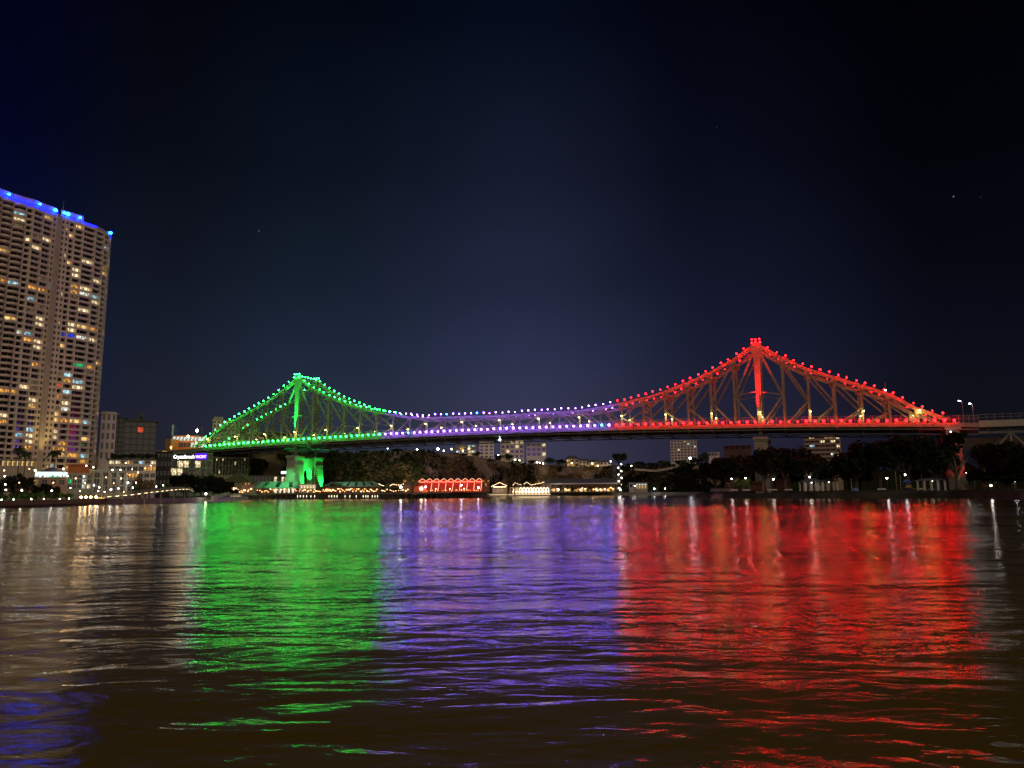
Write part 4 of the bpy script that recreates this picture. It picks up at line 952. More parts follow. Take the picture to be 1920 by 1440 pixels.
# trees lit on the promenade and dark mass towards the wharves
for k, (u, v, hw, Y, cr, tx) in enumerate(((264, 892, 16, 318, CROWN_Y, 'leafy tree lit yellow behind the promenade, left one'), (282, 896, 14, 322, CROWN_Y, 'leafy tree lit yellow behind the promenade, right one'), (256, 905, 9, 316, CROWN_G, 'small green tree before the flats'),
        (309, 904, 12, 335, CROWN_G, 'green tree under the riverwalk lamps'), (331, 888, 18, 372, CROWN_D, 'dark tree left of the pontoon'), (352, 884, 20, 390, CROWN_D, 'broad dark tree above the pontoon'), (378, 886, 22, 396, CROWN_D, 'broad dark tree below the hotel sign'),
        (402, 888, 20, 398, CROWN_D, 'broad dark tree below the planted wing'), (425, 900, 16, 402, CROWN_D, 'dark tree next to the wharf kiosk'), (345, 905, 14, 366, CROWN_M, 'low tree behind the pontoon gangway'), (388, 908, 18, 384, CROWN_D, 'low dark tree at the waterline below the hotel'), (412, 912, 16, 392, CROWN_D, 'low dark tree left of the wharf kiosk'), (366, 910, 14, 376, CROWN_D, 'low dark tree behind the white pontoon lamp'), (420, 902, 22, 404, CROWN_D, 'spreading dark tree under the left end of the hipped roof'), (436, 914, 12, 410, CROWN_D, 'low dark tree touching the cream kiosk'))):
    treepx(tx, u, v, hw, Y, 1.9, cr, 'trees along the left bank', .56)
# riverwalk: a curved deck on piles with railing posts
rw = thing('riverwalk', 'curved riverwalk bridge with railing posts over the water at the left', 'footbridge', (0, 0, 0))
RP = [Vector((-148.4, 272, 2.4)), Vector((-146.0, 284, 3.0)), Vector((-144.2, 296, 3.9)), Vector((-143.6, 308, 4.6)), Vector((-144.4, 322, 5.2)), Vector((-147, 338, 5.4)), Vector((-150.5, 352, 4.6))]
m = MB()
for a, b in zip(RP, RP[1:]): m.beam(a, b, 3.4, .45, CONC)
m.build('deck', rw)
m = MB()
for s in (-1.5, 1.5):
    for a, b in zip(RP, RP[1:]): m.beam(a+Vector((s, 0, 1.3)), b+Vector((s, 0, 1.3)), .08, .08, RAIL)
m.build('handrail', rw)
for a, b in zip(RP, RP[1:]):
    for k in range(5):
        q = a.lerp(b, k/5)
        for s in (-1.5, 1.5):
            m = MB(); m.beam(q+Vector((s, 0, .2)), q+Vector((s, 0, 1.32)), .13, .13, RAIL); m.build('railing_post', rw)
for q in RP[1:]:
    m = MB(); m.tube([(q.x, q.y, -2), (q.x, q.y, q.z-.3)], .35, 8, CONC); m.build('pile', rw)
STRIP = emit('handrail_light', (1, .72, .34), 5)
m = MB()
for a, b in zip(RP[:-1], RP[1:]):
    for k in range(3):
        q = a.lerp(b, (k+.3)/3); q2 = a.lerp(b, (k+.75)/3); m.beam(q+Vector((1.45, 0, .33)), q2+Vector((1.45, 0, .33)), .06, .14, STRIP)
m.build('deck_light', rw)
# pontoon with gangway and white lamp
pt = thing('pontoon', 'white floating pontoon with a sloping gangway and a bright lamp, left of the wharves', 'pontoon', (-146.4, 362, 0))
m = MB(); m.box(1.0, -8, -.4, 6.5, 12, .65, WHITE); m.build('float', pt)
m = MB(); m.hexa([(2.2, -2, .6), (4.2, -2, .6), (4.2, 14, 2.6), (2.2, 14, 2.6), (2.2, -2, 1.8), (4.2, -2, 1.8), (4.2, 14, 3.8), (2.2, 14, 3.8)], RAIL); m.build('gangway', pt)
m = MB(); m.tube([(1.6, -6, .5), (1.6, -6, 3.3)], .1, 6, WHITE); m.build('pole', pt); m = MB(); m.ball((1.6, -6, 3.6), .42, LAMP_W, 8, 5); m.build('lamp', pt)
m = MB(); m.box(4.6, -7, .66, 6.2, -3, 2.6, WHITE); m.build('cabin', pt)
# ------------------------------------------------------------------ the cliff, its scrub, and the plateau on top
from mathutils import noise as _nz
CB = [(-420, 470), (-300, 492), (-200, 500), (-150, 505), (-110, 503), (-62, 508), (-40, 530), (-12, 580), (30, 604), (84, 616), (130, 612), (170, 600), (205, 596)]     # foot of the cliff
def cliff_top(x):
    pts = [(-420, 34), (-200, 33), (-150, 32), (-110, 30.5), (-62, 32), (-20, 29), (10, 25.5), (60, 23.5), (130, 23), (170, 24), (205, 12)]
    for (a, za), (b, zb) in zip(pts, pts[1:]):
        if a <= x <= b: return za+(zb-za)*(x-a)/(b-a)
    return 3 if x > 200 else 33
cpts = []
for (x0, y0), (x1, y1) in zip(CB, CB[1:]):
    n = max(2, int(math.hypot(x1-x0, y1-y0)/3))
    for k in range(n): cpts.append((x0+(x1-x0)*k/n, y0+(y1-y0)*k/n))
cpts.append(CB[-1])
m = MB(); NR = 14; rows_ = []; topline = []
for i, (x, y) in enumerate(cpts):
    zt = cliff_top(x); row = []
    for r in range(NR+1):
        f = r/NR; z = 1.5+(zt-1.5)*f
        nv = _nz.fractal(Vector((x*.09, y*.09, z*.13)), 1.0, 2.0, 5)*2.6
        back_ = 10*f**1.3+nv*(1 if 0 < r < NR else .4)
        row.append((x+nv*.4, y+back_, z+(_nz.noise(Vector((x*.1, y*.1, 3)))*.9 if r == NR else 0)))
    rows_.append(row); topline.append(row[-1])
k = m.mi(ROCK)
for row in rows_: m.v += row
for i in range(len(rows_)-1):
    for r in range(NR):
        a = i*(NR+1)+r; m.f.append((a, a+NR+1, a+NR+2, a+1)); m.m.append(k)
m.build('cliff_face', kind='structure')
m = MB(); k = m.mi(EARTH)
for row in topline:
    x, y, z = row; m.v += [(x, y-.05, z-.02), (x*1.35, y+160, z+3), (x*2.2, 1500, z+4)]
for i in range(len(topline)-1):
    for j in range(2):
        a = i*3+j; m.f.append((a, a+3, a+4, a+1)); m.m.append(k)
m.build('clifftop_ground', kind='structure')
def foot(x):
    for (a, ya), (b, yb) in zip(CB, CB[1:]):
        if a <= x <= b: return ya+(yb-ya)*(x-a)/(b-a)
    return 600
def scrub(name, label_, n, x0, x1, f0, f1, size, m_, seed, dens=None):
    rd = random.Random(seed); b = MB(); mi_ = b.mi(m_); made = 0
    while made < n:
        x = rd.uniform(x0, x1); f = rd.uniform(f0, f1); y0 = foot(x); zt = cliff_top(x)
        dn = _nz.noise(Vector((x*.07+seed, f*3.1, seed*1.3)))
        if dn < (dens if dens is not None else -.1): continue
        nclump = rd.randint(4, 9); c = Vector((x, y0+10*f**1.3-1.2, 1.5+(zt-1.5)*f)); R_ = rd.uniform(.7, 2.0)
        for j in range(nclump):
            p = c+Vector((rd.gauss(0, R_*.6), rd.gauss(-.3, R_*.4), rd.gauss(.2, R_*.5))); a = Vector((rd.gauss(0, 1), rd.gauss(0, 1), rd.gauss(0, 1))).normalized()*size*rd.uniform(.5, 1.4)
            q = a.orthogonal(); q.rotate(Matrix.Rotation(rd.random()*6.28, 3, a.normalized()))
            i = len(b.v); b.v += [tuple(p-a), tuple(p+q*.6), tuple(p+a), tuple(p-q*.6)]; b.f.append((i, i+1, i+2, i+3)); b.m.append(mi_)
        made += 1
    o = b.build(name, kind='stuff'); o['label'] = label_
scrub('cliff_scrub', 'dry brown scrub covering the cliff above the wharves', 1500, -105, 5, .05, .95, .75, LEAF_DRY, 1, -.02)
scrub('cliff_bushes', 'dark green bushes over the cliff behind the stone pier', 2800, -190, -60, .05, 1.0, .8, LEAF_M, 2, -.3)
scrub('cliff_creepers', 'sparse creepers on the bare right hand cliff', 1300, 0, 130, .1, 1.0, .7, LEAF_DRY, 3, .05)
scrub('hillside_bushes', 'dark bushes on the low cliff left of the park', 2600, 90, 203, .0, 1.05, .9, LEAF_D, 4, -.4)
scrub('cliff_ivy', 'dark patches of ivy on the dry cliff above the wharves', 900, -108, 128, .0, 1.0, .85, LEAF_D, 5, .12)
def topz(x): return cliff_top(x)
CG = 'trees along the top of the cliff'
CT = [(625, 842, 14, 'dark tree on the cliff top just right of the stone pier'), (652, 846, 12, 'dark tree on the cliff top under the green end of the trusses'), (684, 843, 13, 'dark tree on the cliff top left of the amber lit patch'), (708, 848, 9, 'small tree on the cliff top near an amber lamp'),
      (745, 840, 14, 'rounded tree on the cliff top under the first purple lamps'), (768, 844, 9, 'small tree left of the round white street lamps'), (804, 846, 12, 'tree between the two round white street lamps'), (850, 848, 11, 'amber lit tree before the terraced flats'), (868, 850, 9, 'amber lit low tree left of the white gridded flats'),
      (895, 846, 8, 'small tree beside the gridded flats'), (936, 851, 9, 'slim dark tree before the middle block of flats'), (955, 847, 9, 'spiky dark tree against the middle block of flats'), (972, 858, 10, 'green lit tree at the foot of the middle block'), (996, 862, 9, 'low tree below the right block of flats'),
      (1012, 866, 10, 'green lit tree above three ball lamps'), (1030, 856, 12, 'dark tree right of the right block of flats'), (1050, 860, 12, 'broad dark tree left of the pale row of houses'), (1160, 848, 15, 'tall rounded lone tree on the skyline right of the houses'), (1180, 868, 12, 'dark tree on the ridge below the purple end of the bridge'),
      (1200, 864, 14, 'dark tree on the ridge, left of the white tower block'), (1222, 867, 13, 'broad ridge tree left of the white tower block'), (1245, 862, 14, 'high ridge tree touching the white tower block'), (1275, 861, 13, 'ridge tree before the white tower block'), (1300, 856, 14, 'ridge tree at the right foot of the white tower block'),
      (1322, 846, 15, 'tall ridge tree right of the white tower block')]
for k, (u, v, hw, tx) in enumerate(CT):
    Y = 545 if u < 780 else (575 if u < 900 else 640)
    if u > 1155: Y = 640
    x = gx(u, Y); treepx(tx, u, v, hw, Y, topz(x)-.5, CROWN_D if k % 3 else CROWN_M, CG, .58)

# flats and houses on the plateau
block('terraced_flats', 'terraced flats with warm lit balconies on the cliff top, left of the gridded flats', 'apartment building', 855, 899, 834, 856, 640, 14, 4, 6, GREYW, {(3, 3), (3, 4), (2, 3), (2, 1), (1, 3), (1, 4), (0, 3), (1, 0)}, band=.36, pier=.2, zb=20, litm={(3, 3): LITS[4], (3, 4): LITS[4], (1, 3): LITS[2]})
block('gridded_flats', 'white gridded flats with square dark windows on the cliff top', 'apartment building', 899, 926, 829, 861, 636, 14, 5, 3, WHITE, (), band=.45, pier=.42, zb=20)
block('middle_flats', 'pale flats with a lit top balcony, palms in front, middle of three blocks', 'apartment building', 939, 983, 826, 862, 640, 16, 4, 5, BEIGE, {(3, 2), (3, 3), (3, 4), (1, 1), (2, 3)}, band=.42, pier=.35, zb=20, over=.3, rear=2)
block('right_flats', 'square pale flats with a thin overhanging roof and two lit windows, right of three blocks', 'apartment building', 988, 1025, 831, 858, 640, 14, 3, 4, mat('pink_grey_render', (.46, .38, .36), .8, .12, .3), {(2, 3), (0, 3)}, band=.38, pier=.32, zb=20, over=1.6, rear=2)
def house(label, u0, u1, vt, ve, vb, Y, wall, roofm, lits_, n=3, group=None):
    x0, x1 = gx(u0, Y), gx(u1, Y); um = (u0+u1)/2; W = x1-x0; z0 = cliff_top(min(400, (x0+x1)/2))-.5; ze = gz(ve, um, Y)-z0; zt = gz(vt, um, Y)-z0
    p = thing('house', label, 'house', ((x0+x1)/2, Y, z0), 0, group)
    m = MB(); m.box(-W/2, 0, 0, W/2, 9, ze, wall); m.build('wall', p)
    m = MB(); a = W/2+.7
    m.hexa([(-a, -.7, ze), (a, -.7, ze), (a, 9.7, ze), (-a, 9.7, ze), (-a*.55, 4.2, zt), (a*.55, 4.2, zt), (a*.55, 4.8, zt), (-a*.55, 4.8, zt)], roofm); m.build('roof', p)
    zb_ = gz(vb, um, Y)-z0; fl = max(1, round((ze-max(zb_, 0))/2.9)); fh = (ze-max(zb_, 0))/fl
    w_ = MB(); w_.box(-W/n*.3, -.06, 0, W/n*.3, -.004, fh*.55, GLASS); me = w_.mesh('window')
    for r in range(fl):
        for c in range(n):
            inst('window', me, p, (-W/2+W*(c+.5)/n, 0, max(zb_, 0)+r*fh+fh*.25), m=LITS[(r+c) % 3] if (r, c) in lits_ else None)
    b_ = MB(); b_.box(-W/2, -1.2, max(zb_, 0)+.02, W/2, -.01, max(zb_, 0)+.25, wall); b_.build('balcony', p)
    return p
HG = 'houses along the cliff edge'
house('tallest house with a stacked gable in the row on the cliff edge', 1063, 1086, 854, 860, 876, 636, BEIGE, SLATE, {(0, 1), (1, 0), (0, 0)}, 3, HG)
house('wide pale house right of the gabled one on the cliff edge', 1087, 1106, 860, 864, 877, 638, WHITE, SLATE, {(0, 2)}, 3, HG)
house('low house with an amber lit terrace on the cliff edge', 1106, 1126, 861, 866, 878, 636, BEIGE, SLATE, {(0, 0), (0, 1), (0, 2), (1, 1)}, 4, HG)
house('last house before the lift tower on the cliff edge', 1126, 1147, 863, 867, 879, 637, WHITE, SLATE, {(0, 0), (0, 1)}, 3, HG)
block('white_tower_block', 'white tower block with a dark central strip on the ridge under the bridge', 'apartment building', 1260, 1310, 826, 868, 760, 16, 8, 8, WHITE, {(4, 2), (6, 5), (5, 7), (7, 4)}, band=.5, pier=.4, zb=20, over=.3, litm={(4, 2): LITS[2], (6, 5): LITS[4], (5, 7): LITS[3], (7, 4): LITS[0]})
block('brown_block', 'long pale brown block with lit strip balconies behind the park trees', 'apartment building', 1513, 1572, 818, 866, 520, 18, 6, 6, mat('tan_render', (.38, .30, .22), .8, .15, .3), {(5, 1), (4, 3), (5, 4), (3, 1), (1, 5), (4, 5), (5, 5)}, band=.52, pier=.08, zb=2, rear=0)
block('lit_stair_tower', 'narrow stair tower with three warm windows at the right end of the brown block', 'apartment building', 1572, 1582, 818, 866, 515, 12, 6, 1, mat('tan_render', (.38, .30, .22)), {(5, 0), (3, 0), (1, 0)}, band=.45, pier=.4, zb=2, rear=2)
block('low_house_roof', 'low dark flat roofed building left of the red bridge pier', 'building', 1361, 1412, 836, 848, 470, 10, 1, 5, BROWN, (), band=.5, pier=.4, zb=2)
block('white_pavilion', 'small white flat roofed building on the ridge left of the park trees', 'building', 1332, 1352, 849, 858, 560, 8, 1, 4, WHITE, {(0, 3)}, band=.4, pier=.3, zb=20, litm={(0, 3): WIN_DIM})
# lamps on the plateau
PL = [(782, 843, 'round white street lamp on the cliff top, left of a pair', LAMP_W, .62), (821, 842, 'large round white street lamp on the cliff top, right of a pair', LAMP_W, .8), (846, 842, 'amber street lamp left of the terraced flats', LAMP_Y, .5), (868, 845, 'amber lamp low before the terraced flats', LAMP_Y, .45), (879, 841, 'amber lamp against the terraced flats', LAMP_Y, .4),
      (713, 850, 'small amber lamp beside the dark cliff top trees', LAMP_Y, .45), (934, 853, 'pink amber lamp between the gridded and the middle flats', LAMP_Y, .45), (966, 862, 'white ball lamp under the middle flats, left of a pair', LAMP_W, .5), (974, 863, 'white ball lamp under the middle flats, right of a pair', LAMP_W, .42), (1007, 867, 'ball lamp on the cliff edge, left of three', LAMP_W, .42), (1012, 868, 'ball lamp on the cliff edge, middle of three', LAMP_W, .42), (1018, 869, 'ball lamp on the cliff edge, right of three', LAMP_W, .42),
      (1072, 868, 'small amber lamp before the gabled house', LAMP_Y, .38), (1110, 869, 'amber lamp on the terrace of the low house', LAMP_Y, .38), (1121, 874, 'bright amber lamp at the garden of the low house', LAMP_Y, .45), (1145, 865, 'white lamp under the eave of the last house', LAMP_W, .4), (1184, 876, 'white lamp on the ridge road, left one', LAMP_W, .4), (1257, 871, 'white lamp on the ridge road before the white tower block', LAMP_W, .35), (1294, 859, 'long bright lamp at the foot of the white tower block', LAMP_C, .9), (1300, 871, 'warm lamp of the ridge road wall, right one', LAMP_W, .4),
      (727, 841, 'tiny white lamp high on the cliff top', LAMP_C, .3), (832, 845, 'short warm lamp right of the round street lamps', LAMP_W, .4)]
for u, v, tx, m_, r_ in PL:
    Y = 560 if u < 850 else 628
    lamp(u, v, Y, topz(gx(u, Y))-.3, tx, 'street lamps on the cliff top', m_, r_)
m = MB()
rwall = thing('retaining_wall', 'pale lit retaining wall of the ridge road left of the park', 'wall', (0, 0, 0))
pts = [at(u, v, 618) for u, v in ((1190, 880), (1230, 883), (1262, 877), (1290, 873), (1312, 870))]
for a, b in zip(pts, pts[1:]): m.beam(a, b, .5, 1.8, BEIGE)
m.build('wall', rwall)

# lift tower and lit stair
q = at(1153, 905, 596)
lt = thing('lift_tower', 'black lift tower standing against the cliff', 'lift tower', (q.x, 600, 2.3))
hh = gz(872, 1153, 600)-2.3; hw = (gx(1157, 600)-gx(1148, 600))/2
m = MB(); m.box(-hw, 0, 0, hw, 4, hh, DARKW); m.build('shaft', lt); m = MB(); m.box(-hw-.3, -.3, hh, hw+.3, 4.3, hh+.4, DARKSTEEL); m.build('roof', lt)
m = MB(); m.box(-hw, 4, hh-2.6, hw*.6, 14, hh-2.2, DARKSTEEL); m.build('landing_bridge', lt)
for k in range(4):
    m = MB(); m.box(-hw-.05, -.05, 2+k*hh/4, hw+.05, 4.05, 2.2+k*hh/4, DARKSTEEL); m.build('frame_ring', lt)
stt = thing('lit_stair', 'zigzag stair with warm lamps beside the lift tower', 'stairs', (gx(1163, 600), 600, 2.3))
for k in range(8):
    z0_, z1_ = hh*k/8, hh*(k+1)/8; s = 1 if k % 2 else -1
    m = MB(); m.beam((-s*2.2, 0, z0_), (s*2.2, 0, z1_), 1.2, .25, CONC); m.beam((-s*2.2, -.6, z0_+1), (s*2.2, -.6, z1_+1), .06, .06, RAIL); m.build('flight', stt)
    m = MB(); m.ball((s*1.2, -.8, z1_+.6), .33, LAMP_W, 8, 4); m.build('stair_lamp', stt)

# ------------------------------------------------------------------ the wharves: deck on piles, long sheds, umbrellas, table lamps
WD = [(-152, 449), (-128, 441), (-104, 434.5), (-82, 433), (-60, 434), (-42, 440), (-26, 470), (-22, 520), (-18, 556)]
wh = thing('wharf_deck', 'long timber wharf deck on rows of piles below the sheds', 'wharf', (0, 0, 0))
ZW = 3.5
def inset(p, q, d):
    t_ = (q-p).normalized(); return Vector((-t_.y, t_.x, 0))*d
WV = [Vector((x, y, 0)) for x, y in WD]
for a, b in zip(WV, WV[1:]):
    n = inset(a, b, 1)
    m = MB(); m.hexa([(*a.xy, ZW-.45), (*b.xy, ZW-.45), (*(b+n*22).xy, ZW-.45), (*(a+n*22).xy, ZW-.45), (*a.xy, ZW), (*b.xy, ZW), (*(b+n*22).xy, ZW), (*(a+n*22).xy, ZW)], WOOD); m.build('deck_section', wh)
    L = (b-a).length; kk = int(L/3.2)
    for k in range(kk):
        q = a.lerp(b, (k+.5)/kk)+n*.4
        m = MB(); m.tube([(q.x, q.y, -2), (q.x, q.y, ZW-.45)], .26, 7, PILE); m.build('pile', wh)
        if k % 2 == 0:
            m = MB(); m.beam((q.x, q.y, ZW-.8), (q.x+n.x*9, q.y+n.y*9, ZW-.8), .3, .5, PILE); m.build('cross_beam', wh)
    m = MB()
    m.beam((*(a+n*.3).xy, ZW+1.05), (*(b+n*.3).xy, ZW+1.05), .07, .07, RAIL); m.build('rail', wh)
    m = MB(); m.beam((*(a+n*.15).xy, ZW-.62), (*(b+n*.15).xy, ZW-.62), .25, .34, PILE); m.build('edge_beam', wh)
# lamps under the deck at some piles
UL = emit('lamp_under_deck', (1, .86, .55), 3)
for k, (u, Yk) in enumerate([(u, 443.5) for u in (558, 563, 569, 575, 583, 590)]+[(u, 437) for u in (617, 622, 627, 632, 641, 647, 656, 664, 668, 676, 681, 686, 690, 698, 703, 708)]):
    q = at(u, 930.5, Yk); m = MB(); m.box(q.x-.12, q.y-.12, q.z-.6, q.x+.12, q.y+.12, q.z+.6, UL); m.build('underdeck_lamp', wh)
# sheds
def shed(label, u0, u1, vridge, veave, Y, depth, wallm, roofm, ribs, ridge_in=3.0, zb=ZW, group=None, name='wharf_shed', yaw=0.0, skylights=0):
    x0, x1 = gx(u0, Y), gx(u1, Y); um = (u0+u1)/2; W = x1-x0; ze = gz(veave, um, Y)-zb; zt = gz(vridge, um, Y+depth/2)-zb
    p = thing(name, label, 'shed', ((x0+x1)/2, Y, zb), yaw, group)
    m = MB(); m.box(-W/2+1, 1.4, 0, W/2-1, depth-1, ze-.3, wallm); m.build('wall', p)
    n = max(6, int(W/3.6))
    for k in range(n+1):
        x = -W/2+.8+(W-1.6)*k/n; m = MB(); m.beam((x, .4, 0), (x, .4, ze-.25), .24, .24, WOOD, (0, 1, 0)); m.build('post', p)
    a = W/2; r_ = a-ridge_in
    m = MB()
    m.face([(-a, 0, ze), (a, 0, ze), (r_, depth/2, zt), (-r_, depth/2, zt)], roofm); m.face([(a, depth, ze), (-a, depth, ze), (-r_, depth/2, zt), (r_, depth/2, zt)], roofm)
    m.face([(-a, depth, ze), (-a, 0, ze), (-r_, depth/2, zt)], roofm); m.face([(a, 0, ze), (a, depth, ze), (r_, depth/2, zt)], roofm)
    m.face([(-a, 0, ze-.25), (-a, depth, ze-.25), (a, depth, ze-.25), (a, 0, ze-.25)], WOOD)
    m.face([(-a, 0, ze-.25), (a, 0, ze-.25), (a, 0, ze), (-a, 0, ze)], roofm); m.build('roof', p)
    for k in range(ribs):                        # standing seams of the roof
        f = (k+.5)/ribs; xe = -a+2*a*f; xr = -r_+2*r_*f
        m = MB(); m.beam((xe, .05, ze+.06), (xr, depth/2, zt+.06), .10, .12, roofm); m.build('seam', p)
    for k in range(skylights):
        f = (k+.5)/skylights; xe = -a*.92+1.84*a*f; xr = -r_*.92+1.84*r_*f
        m = MB(); w2 = a/skylights*.26
        e0, e1 = .12, .88; ya, yb = depth/2*e0, depth/2*e1; za, zb2 = ze+(zt-ze)*e0+.05, ze+(zt-ze)*e1+.05
        m.hexa([(xe-w2, ya, za-.1), (xe+w2, ya, za-.1), (xr+w2, yb, zb2-.1), (xr-w2, yb, zb2-.1), (xe-w2, ya, za+.06), (xe+w2, ya, za+.06), (xr+w2, yb, zb2+.06), (xr-w2, yb, zb2+.06)], GLASS); m.build('skylight', p)
    return p
TABLE = emit('table_lamp', (1, .36, .11), 8); TABLEW = emit('table_lamp_pale', (1, .66, .32), 8)
rdl = random.Random(21)
def table_lamps(p, n, W, y0, y1, z0=.9, z1=2.6, big=.2):
    for k in range(n):
        x = -W/2+W*(k+rdl.random())/n; y = rdl.uniform(y0, y1); z = rdl.uniform(z0, z1); r_ = big*rdl.uniform(.7, 1.5)
        m = MB(); m.ball((x, y, z), r_, TABLE if rdl.random() < .6 else TABLEW, 6, 4); m.tube([(x, y, z+r_*.8), (x, y, z+r_+.5)], .02, 4, DARKSTEEL); m.build('pendant_lamp', p)
s1 = shed('long wharf shed with a green floodlit ribbed roof left of the stone pier', 476, 560, 903, 915, 447, 13, BROWN, ROOFM, 20, 2.2, skylights=3)
Ws = gx(560, 447)-gx(476, 447); table_lamps(s1, 26, Ws-3, .6, 1.2)
AW = emit('arched_window', (1, .84, .70), 1.1)
for u in (516.5, 524.5, 533, 541, 549):
    x = gx(u, 448)-s1.location.x; m = MB(); r_ = .6; zz = 2.4
    for k in range(8):
        a0, a1 = PI*k/8, PI*(k+1)/8
        m.face([(x-r_*math.cos(a0), 1.3, zz+r_*math.sin(a0)), (x-r_*math.cos(a1), 1.3, zz+r_*math.sin(a1)), (x, 1.3, zz)], AW)
    m.box(x-r_, 1.28, .25, x+r_, 1.36, zz, AW); m.build('arched_window', s1)
    f = MB(); f.beam((x, 1.22, .25), (x, 1.22, zz+r_), .08, .06, WOOD, (0, 1, 0)); f.build('window_bar', s1)
s2 = shed('long wharf shed with a pale green ribbed roof right of the stone pier', 604, 712, 903.5, 912, 441, 12, BROWN, ROOFM, 26, 3.5, skylights=6)
W2 = gx(712, 441)-gx(604, 441); table_lamps(s2, 44, W2-3, .6, 1.2, .7, 2.4, .24)
spot('shed_flood_beam', (-118, 440, 24), (-84, 446, 8), 34000, (.30, 1, .45), 60, None, .9, .8).name = 'wharf_floodlight'
spot('shed_flood_beam', (-128, 438, 24), (-138, 452, 9), 42000, (.12, 1, .30), 60, None, .9, .8).name = 'wharf_floodlight'
def umbrella(label, u, vt, ve, hw, Y, tiers=1, zb=ZW):
    x = gx(u, Y); ze = gz(ve, u, Y)-zb; zt = gz(vt, u, Y)-zb; a = hw/FPX*Y
    p = thing('umbrella_roof', label, 'umbrella roof', (x, Y, zb), 0, 'dark hipped umbrella roofs')
    m = MB(); m.tube([(0, 0, 0), (0, 0, zt-.1)], .16, 6, WOOD); m.build('post', p)
    m = MB(); zz = ze
    for t_ in range(tiers):
        s = a*(1-.55*t_); h0 = ze+(zt-ze)*.55*t_; h1 = zt if t_ == tiers-1 else h0+(zt-ze)*.5
        m.hexa([(-s, -s*.7, h0), (s, -s*.7, h0), (s, s*.7, h0), (-s, s*.7, h0), (-s*.3*(1 if t_ < tiers-1 else .2), -.4, h1), (s*.3*(1 if t_ < tiers-1 else .2), -.4, h1), (s*.3*(1 if t_ < tiers-1 else .2), .4, h1), (-s*.3*(1 if t_ < tiers-1 else .2), .4, h1)], BROWN)
    m.build('canopy', p)
    for sx_ in (-1, 1):
        m = MB(); m.tube([(sx_*a*.8, -a*.5, 0), (sx_*a*.8, -a*.5, ze)], .1, 6, WOOD); m.build('leg', p)
    return p
umbrella('broad dark hipped roof at the left end of the wharf', 446, 888, 905, 32, 446)
umbrella('two tiered dark hipped roof in front of the pale green shed', 628, 903.5, 913.5, 25, 437.5, 2)
umbrella('small dark hipped roof beside the red arched pavilion', 768, 896, 911, 12, 446)
ki = block('wharf_kiosk', 'glowing cream kiosk at the waterline at the left end of the wharf', 'kiosk', 433, 452, 928, 937, 436, 4, 1, 3, WHITE, {(0, 0), (0, 1), (0, 2)}, band=.2, pier=.12, zb=.4, rear=2)
ub = block('upper_bar', 'small pale upper storey bar with two lamps under the broad hipped roof', 'bar', 452, 476, 903, 915, 449, 6, 1, 4, BEIGE, {(0, 1), (0, 2)}, band=.5, pier=.4, zb=ZW, over=.3)
p = thing('festoon_lights', 'amber festoon lamps hanging under the broad hipped roof', 'festoon lights', (gx(446, 442), 442, ZW)); table_lamps(p, 16, 15, 0, 2, .8, 3.2, .3)
m = MB(); m.beam((-8, 1, 3.9), (8, 1, 3.9), .05, .05, DARKSTEEL); m.build('cable', p)
yb = block('pier_foot_bar', 'yellow lit bar at the foot of the green stone pier', 'bar', 558, 592, 908, 917, 452, 4, 1, 6, BEIGE, {(0, c) for c in range(6)}, band=.15, pier=.1, zb=ZW, rear=2, over=.2)
p = thing('festoon_lights', 'row of pale festoon lamps along the wharf edge below the stone pier', 'festoon lights', (gx(590, 439), 439, ZW)); table_lamps(p, 26, 20, 0, 2, .7, 2.2, .22)
m = MB(); m.beam((-11, 1, 3.0), (11, 1, 3.0), .05, .05, DARKSTEEL); m.build('cable', p)
bt = block('cliffside_hall', 'low hall with a row of pale columns and lit windows left of the stone pier', 'hall', 464, 540, 893, 905, 484, 8, 1, 11, GREYW, {(0, 7), (0, 9), (0, 10)}, band=.2, pier=.35, zb=2.3, rear=2)
sn = thing('lit_screen', 'small bright white screen left of the stone pier', 'screen', (gx(531.5, 470), 470, gz(886, 531, 470)))
m = MB(); m.box(-1.9, 0, -.75, 1.9, .2, .75, emit('screen_white', (.9, .92, 1), 3)); m.build('display', sn); m = MB(); m.box(-2.0, .2, -9, -1.7, .5, .9, DARKSTEEL); m.box(1.7, .2, -9, 2.0, .5, .9, DARKSTEEL); m.build('leg', sn)
def festoon(label, pts, Y, m_=None, r_=.2):
    q = [at(u, v, Y) for u, v in pts]; p = thing('festoon_lights', label, 'festoon lights', q[0]); o_ = q[0]
    c = MB(); c.tube([v-o_ for v in q], .06, 5, DARKSTEEL); c.build('cable', p)
    for a, b in zip(q, q[1:]):
        n = max(2, int((b-a).length/1.0))
        for k in range(n):
            w_ = a.lerp(b, k/n)-o_; m = MB(); m.ball((w_.x, w_.y-.1, w_.z-.12), r_, m_ or TABLEW, 6, 4); m.build('bulb', p)
    for e in (q[0], q[-1]):
        m = MB(); m.tube([(e.x-o_.x, .2, 3.0-o_.z), (e.x-o_.x, .2, e.z-o_.z+.2)], .08, 5, WOOD); m.build('post', p)
festoon('short string of bright bulbs sloping down at the right end of the pale green roof', [(711, 907), (716, 909.5), (722, 911)], 441)
festoon('swag of bright bulbs left of the red pavilion', [(732, 910), (737, 907.5), (744, 909), (752, 909), (760, 905.5)], 444)
lamp(751.5, 913.5, 440, ZW, 'large round white lamp on the wharf left of the red pavilion', 'lamp posts on the wharves', LAMP_W, .62)
p = thing('festoon_lights', 'pendant lamps over the terrace between the pale shed and the red pavilion', 'festoon lights', (gx(740, 440), 440, ZW)); table_lamps(p, 14, 17, 0, 2, .7, 2.0, .22)
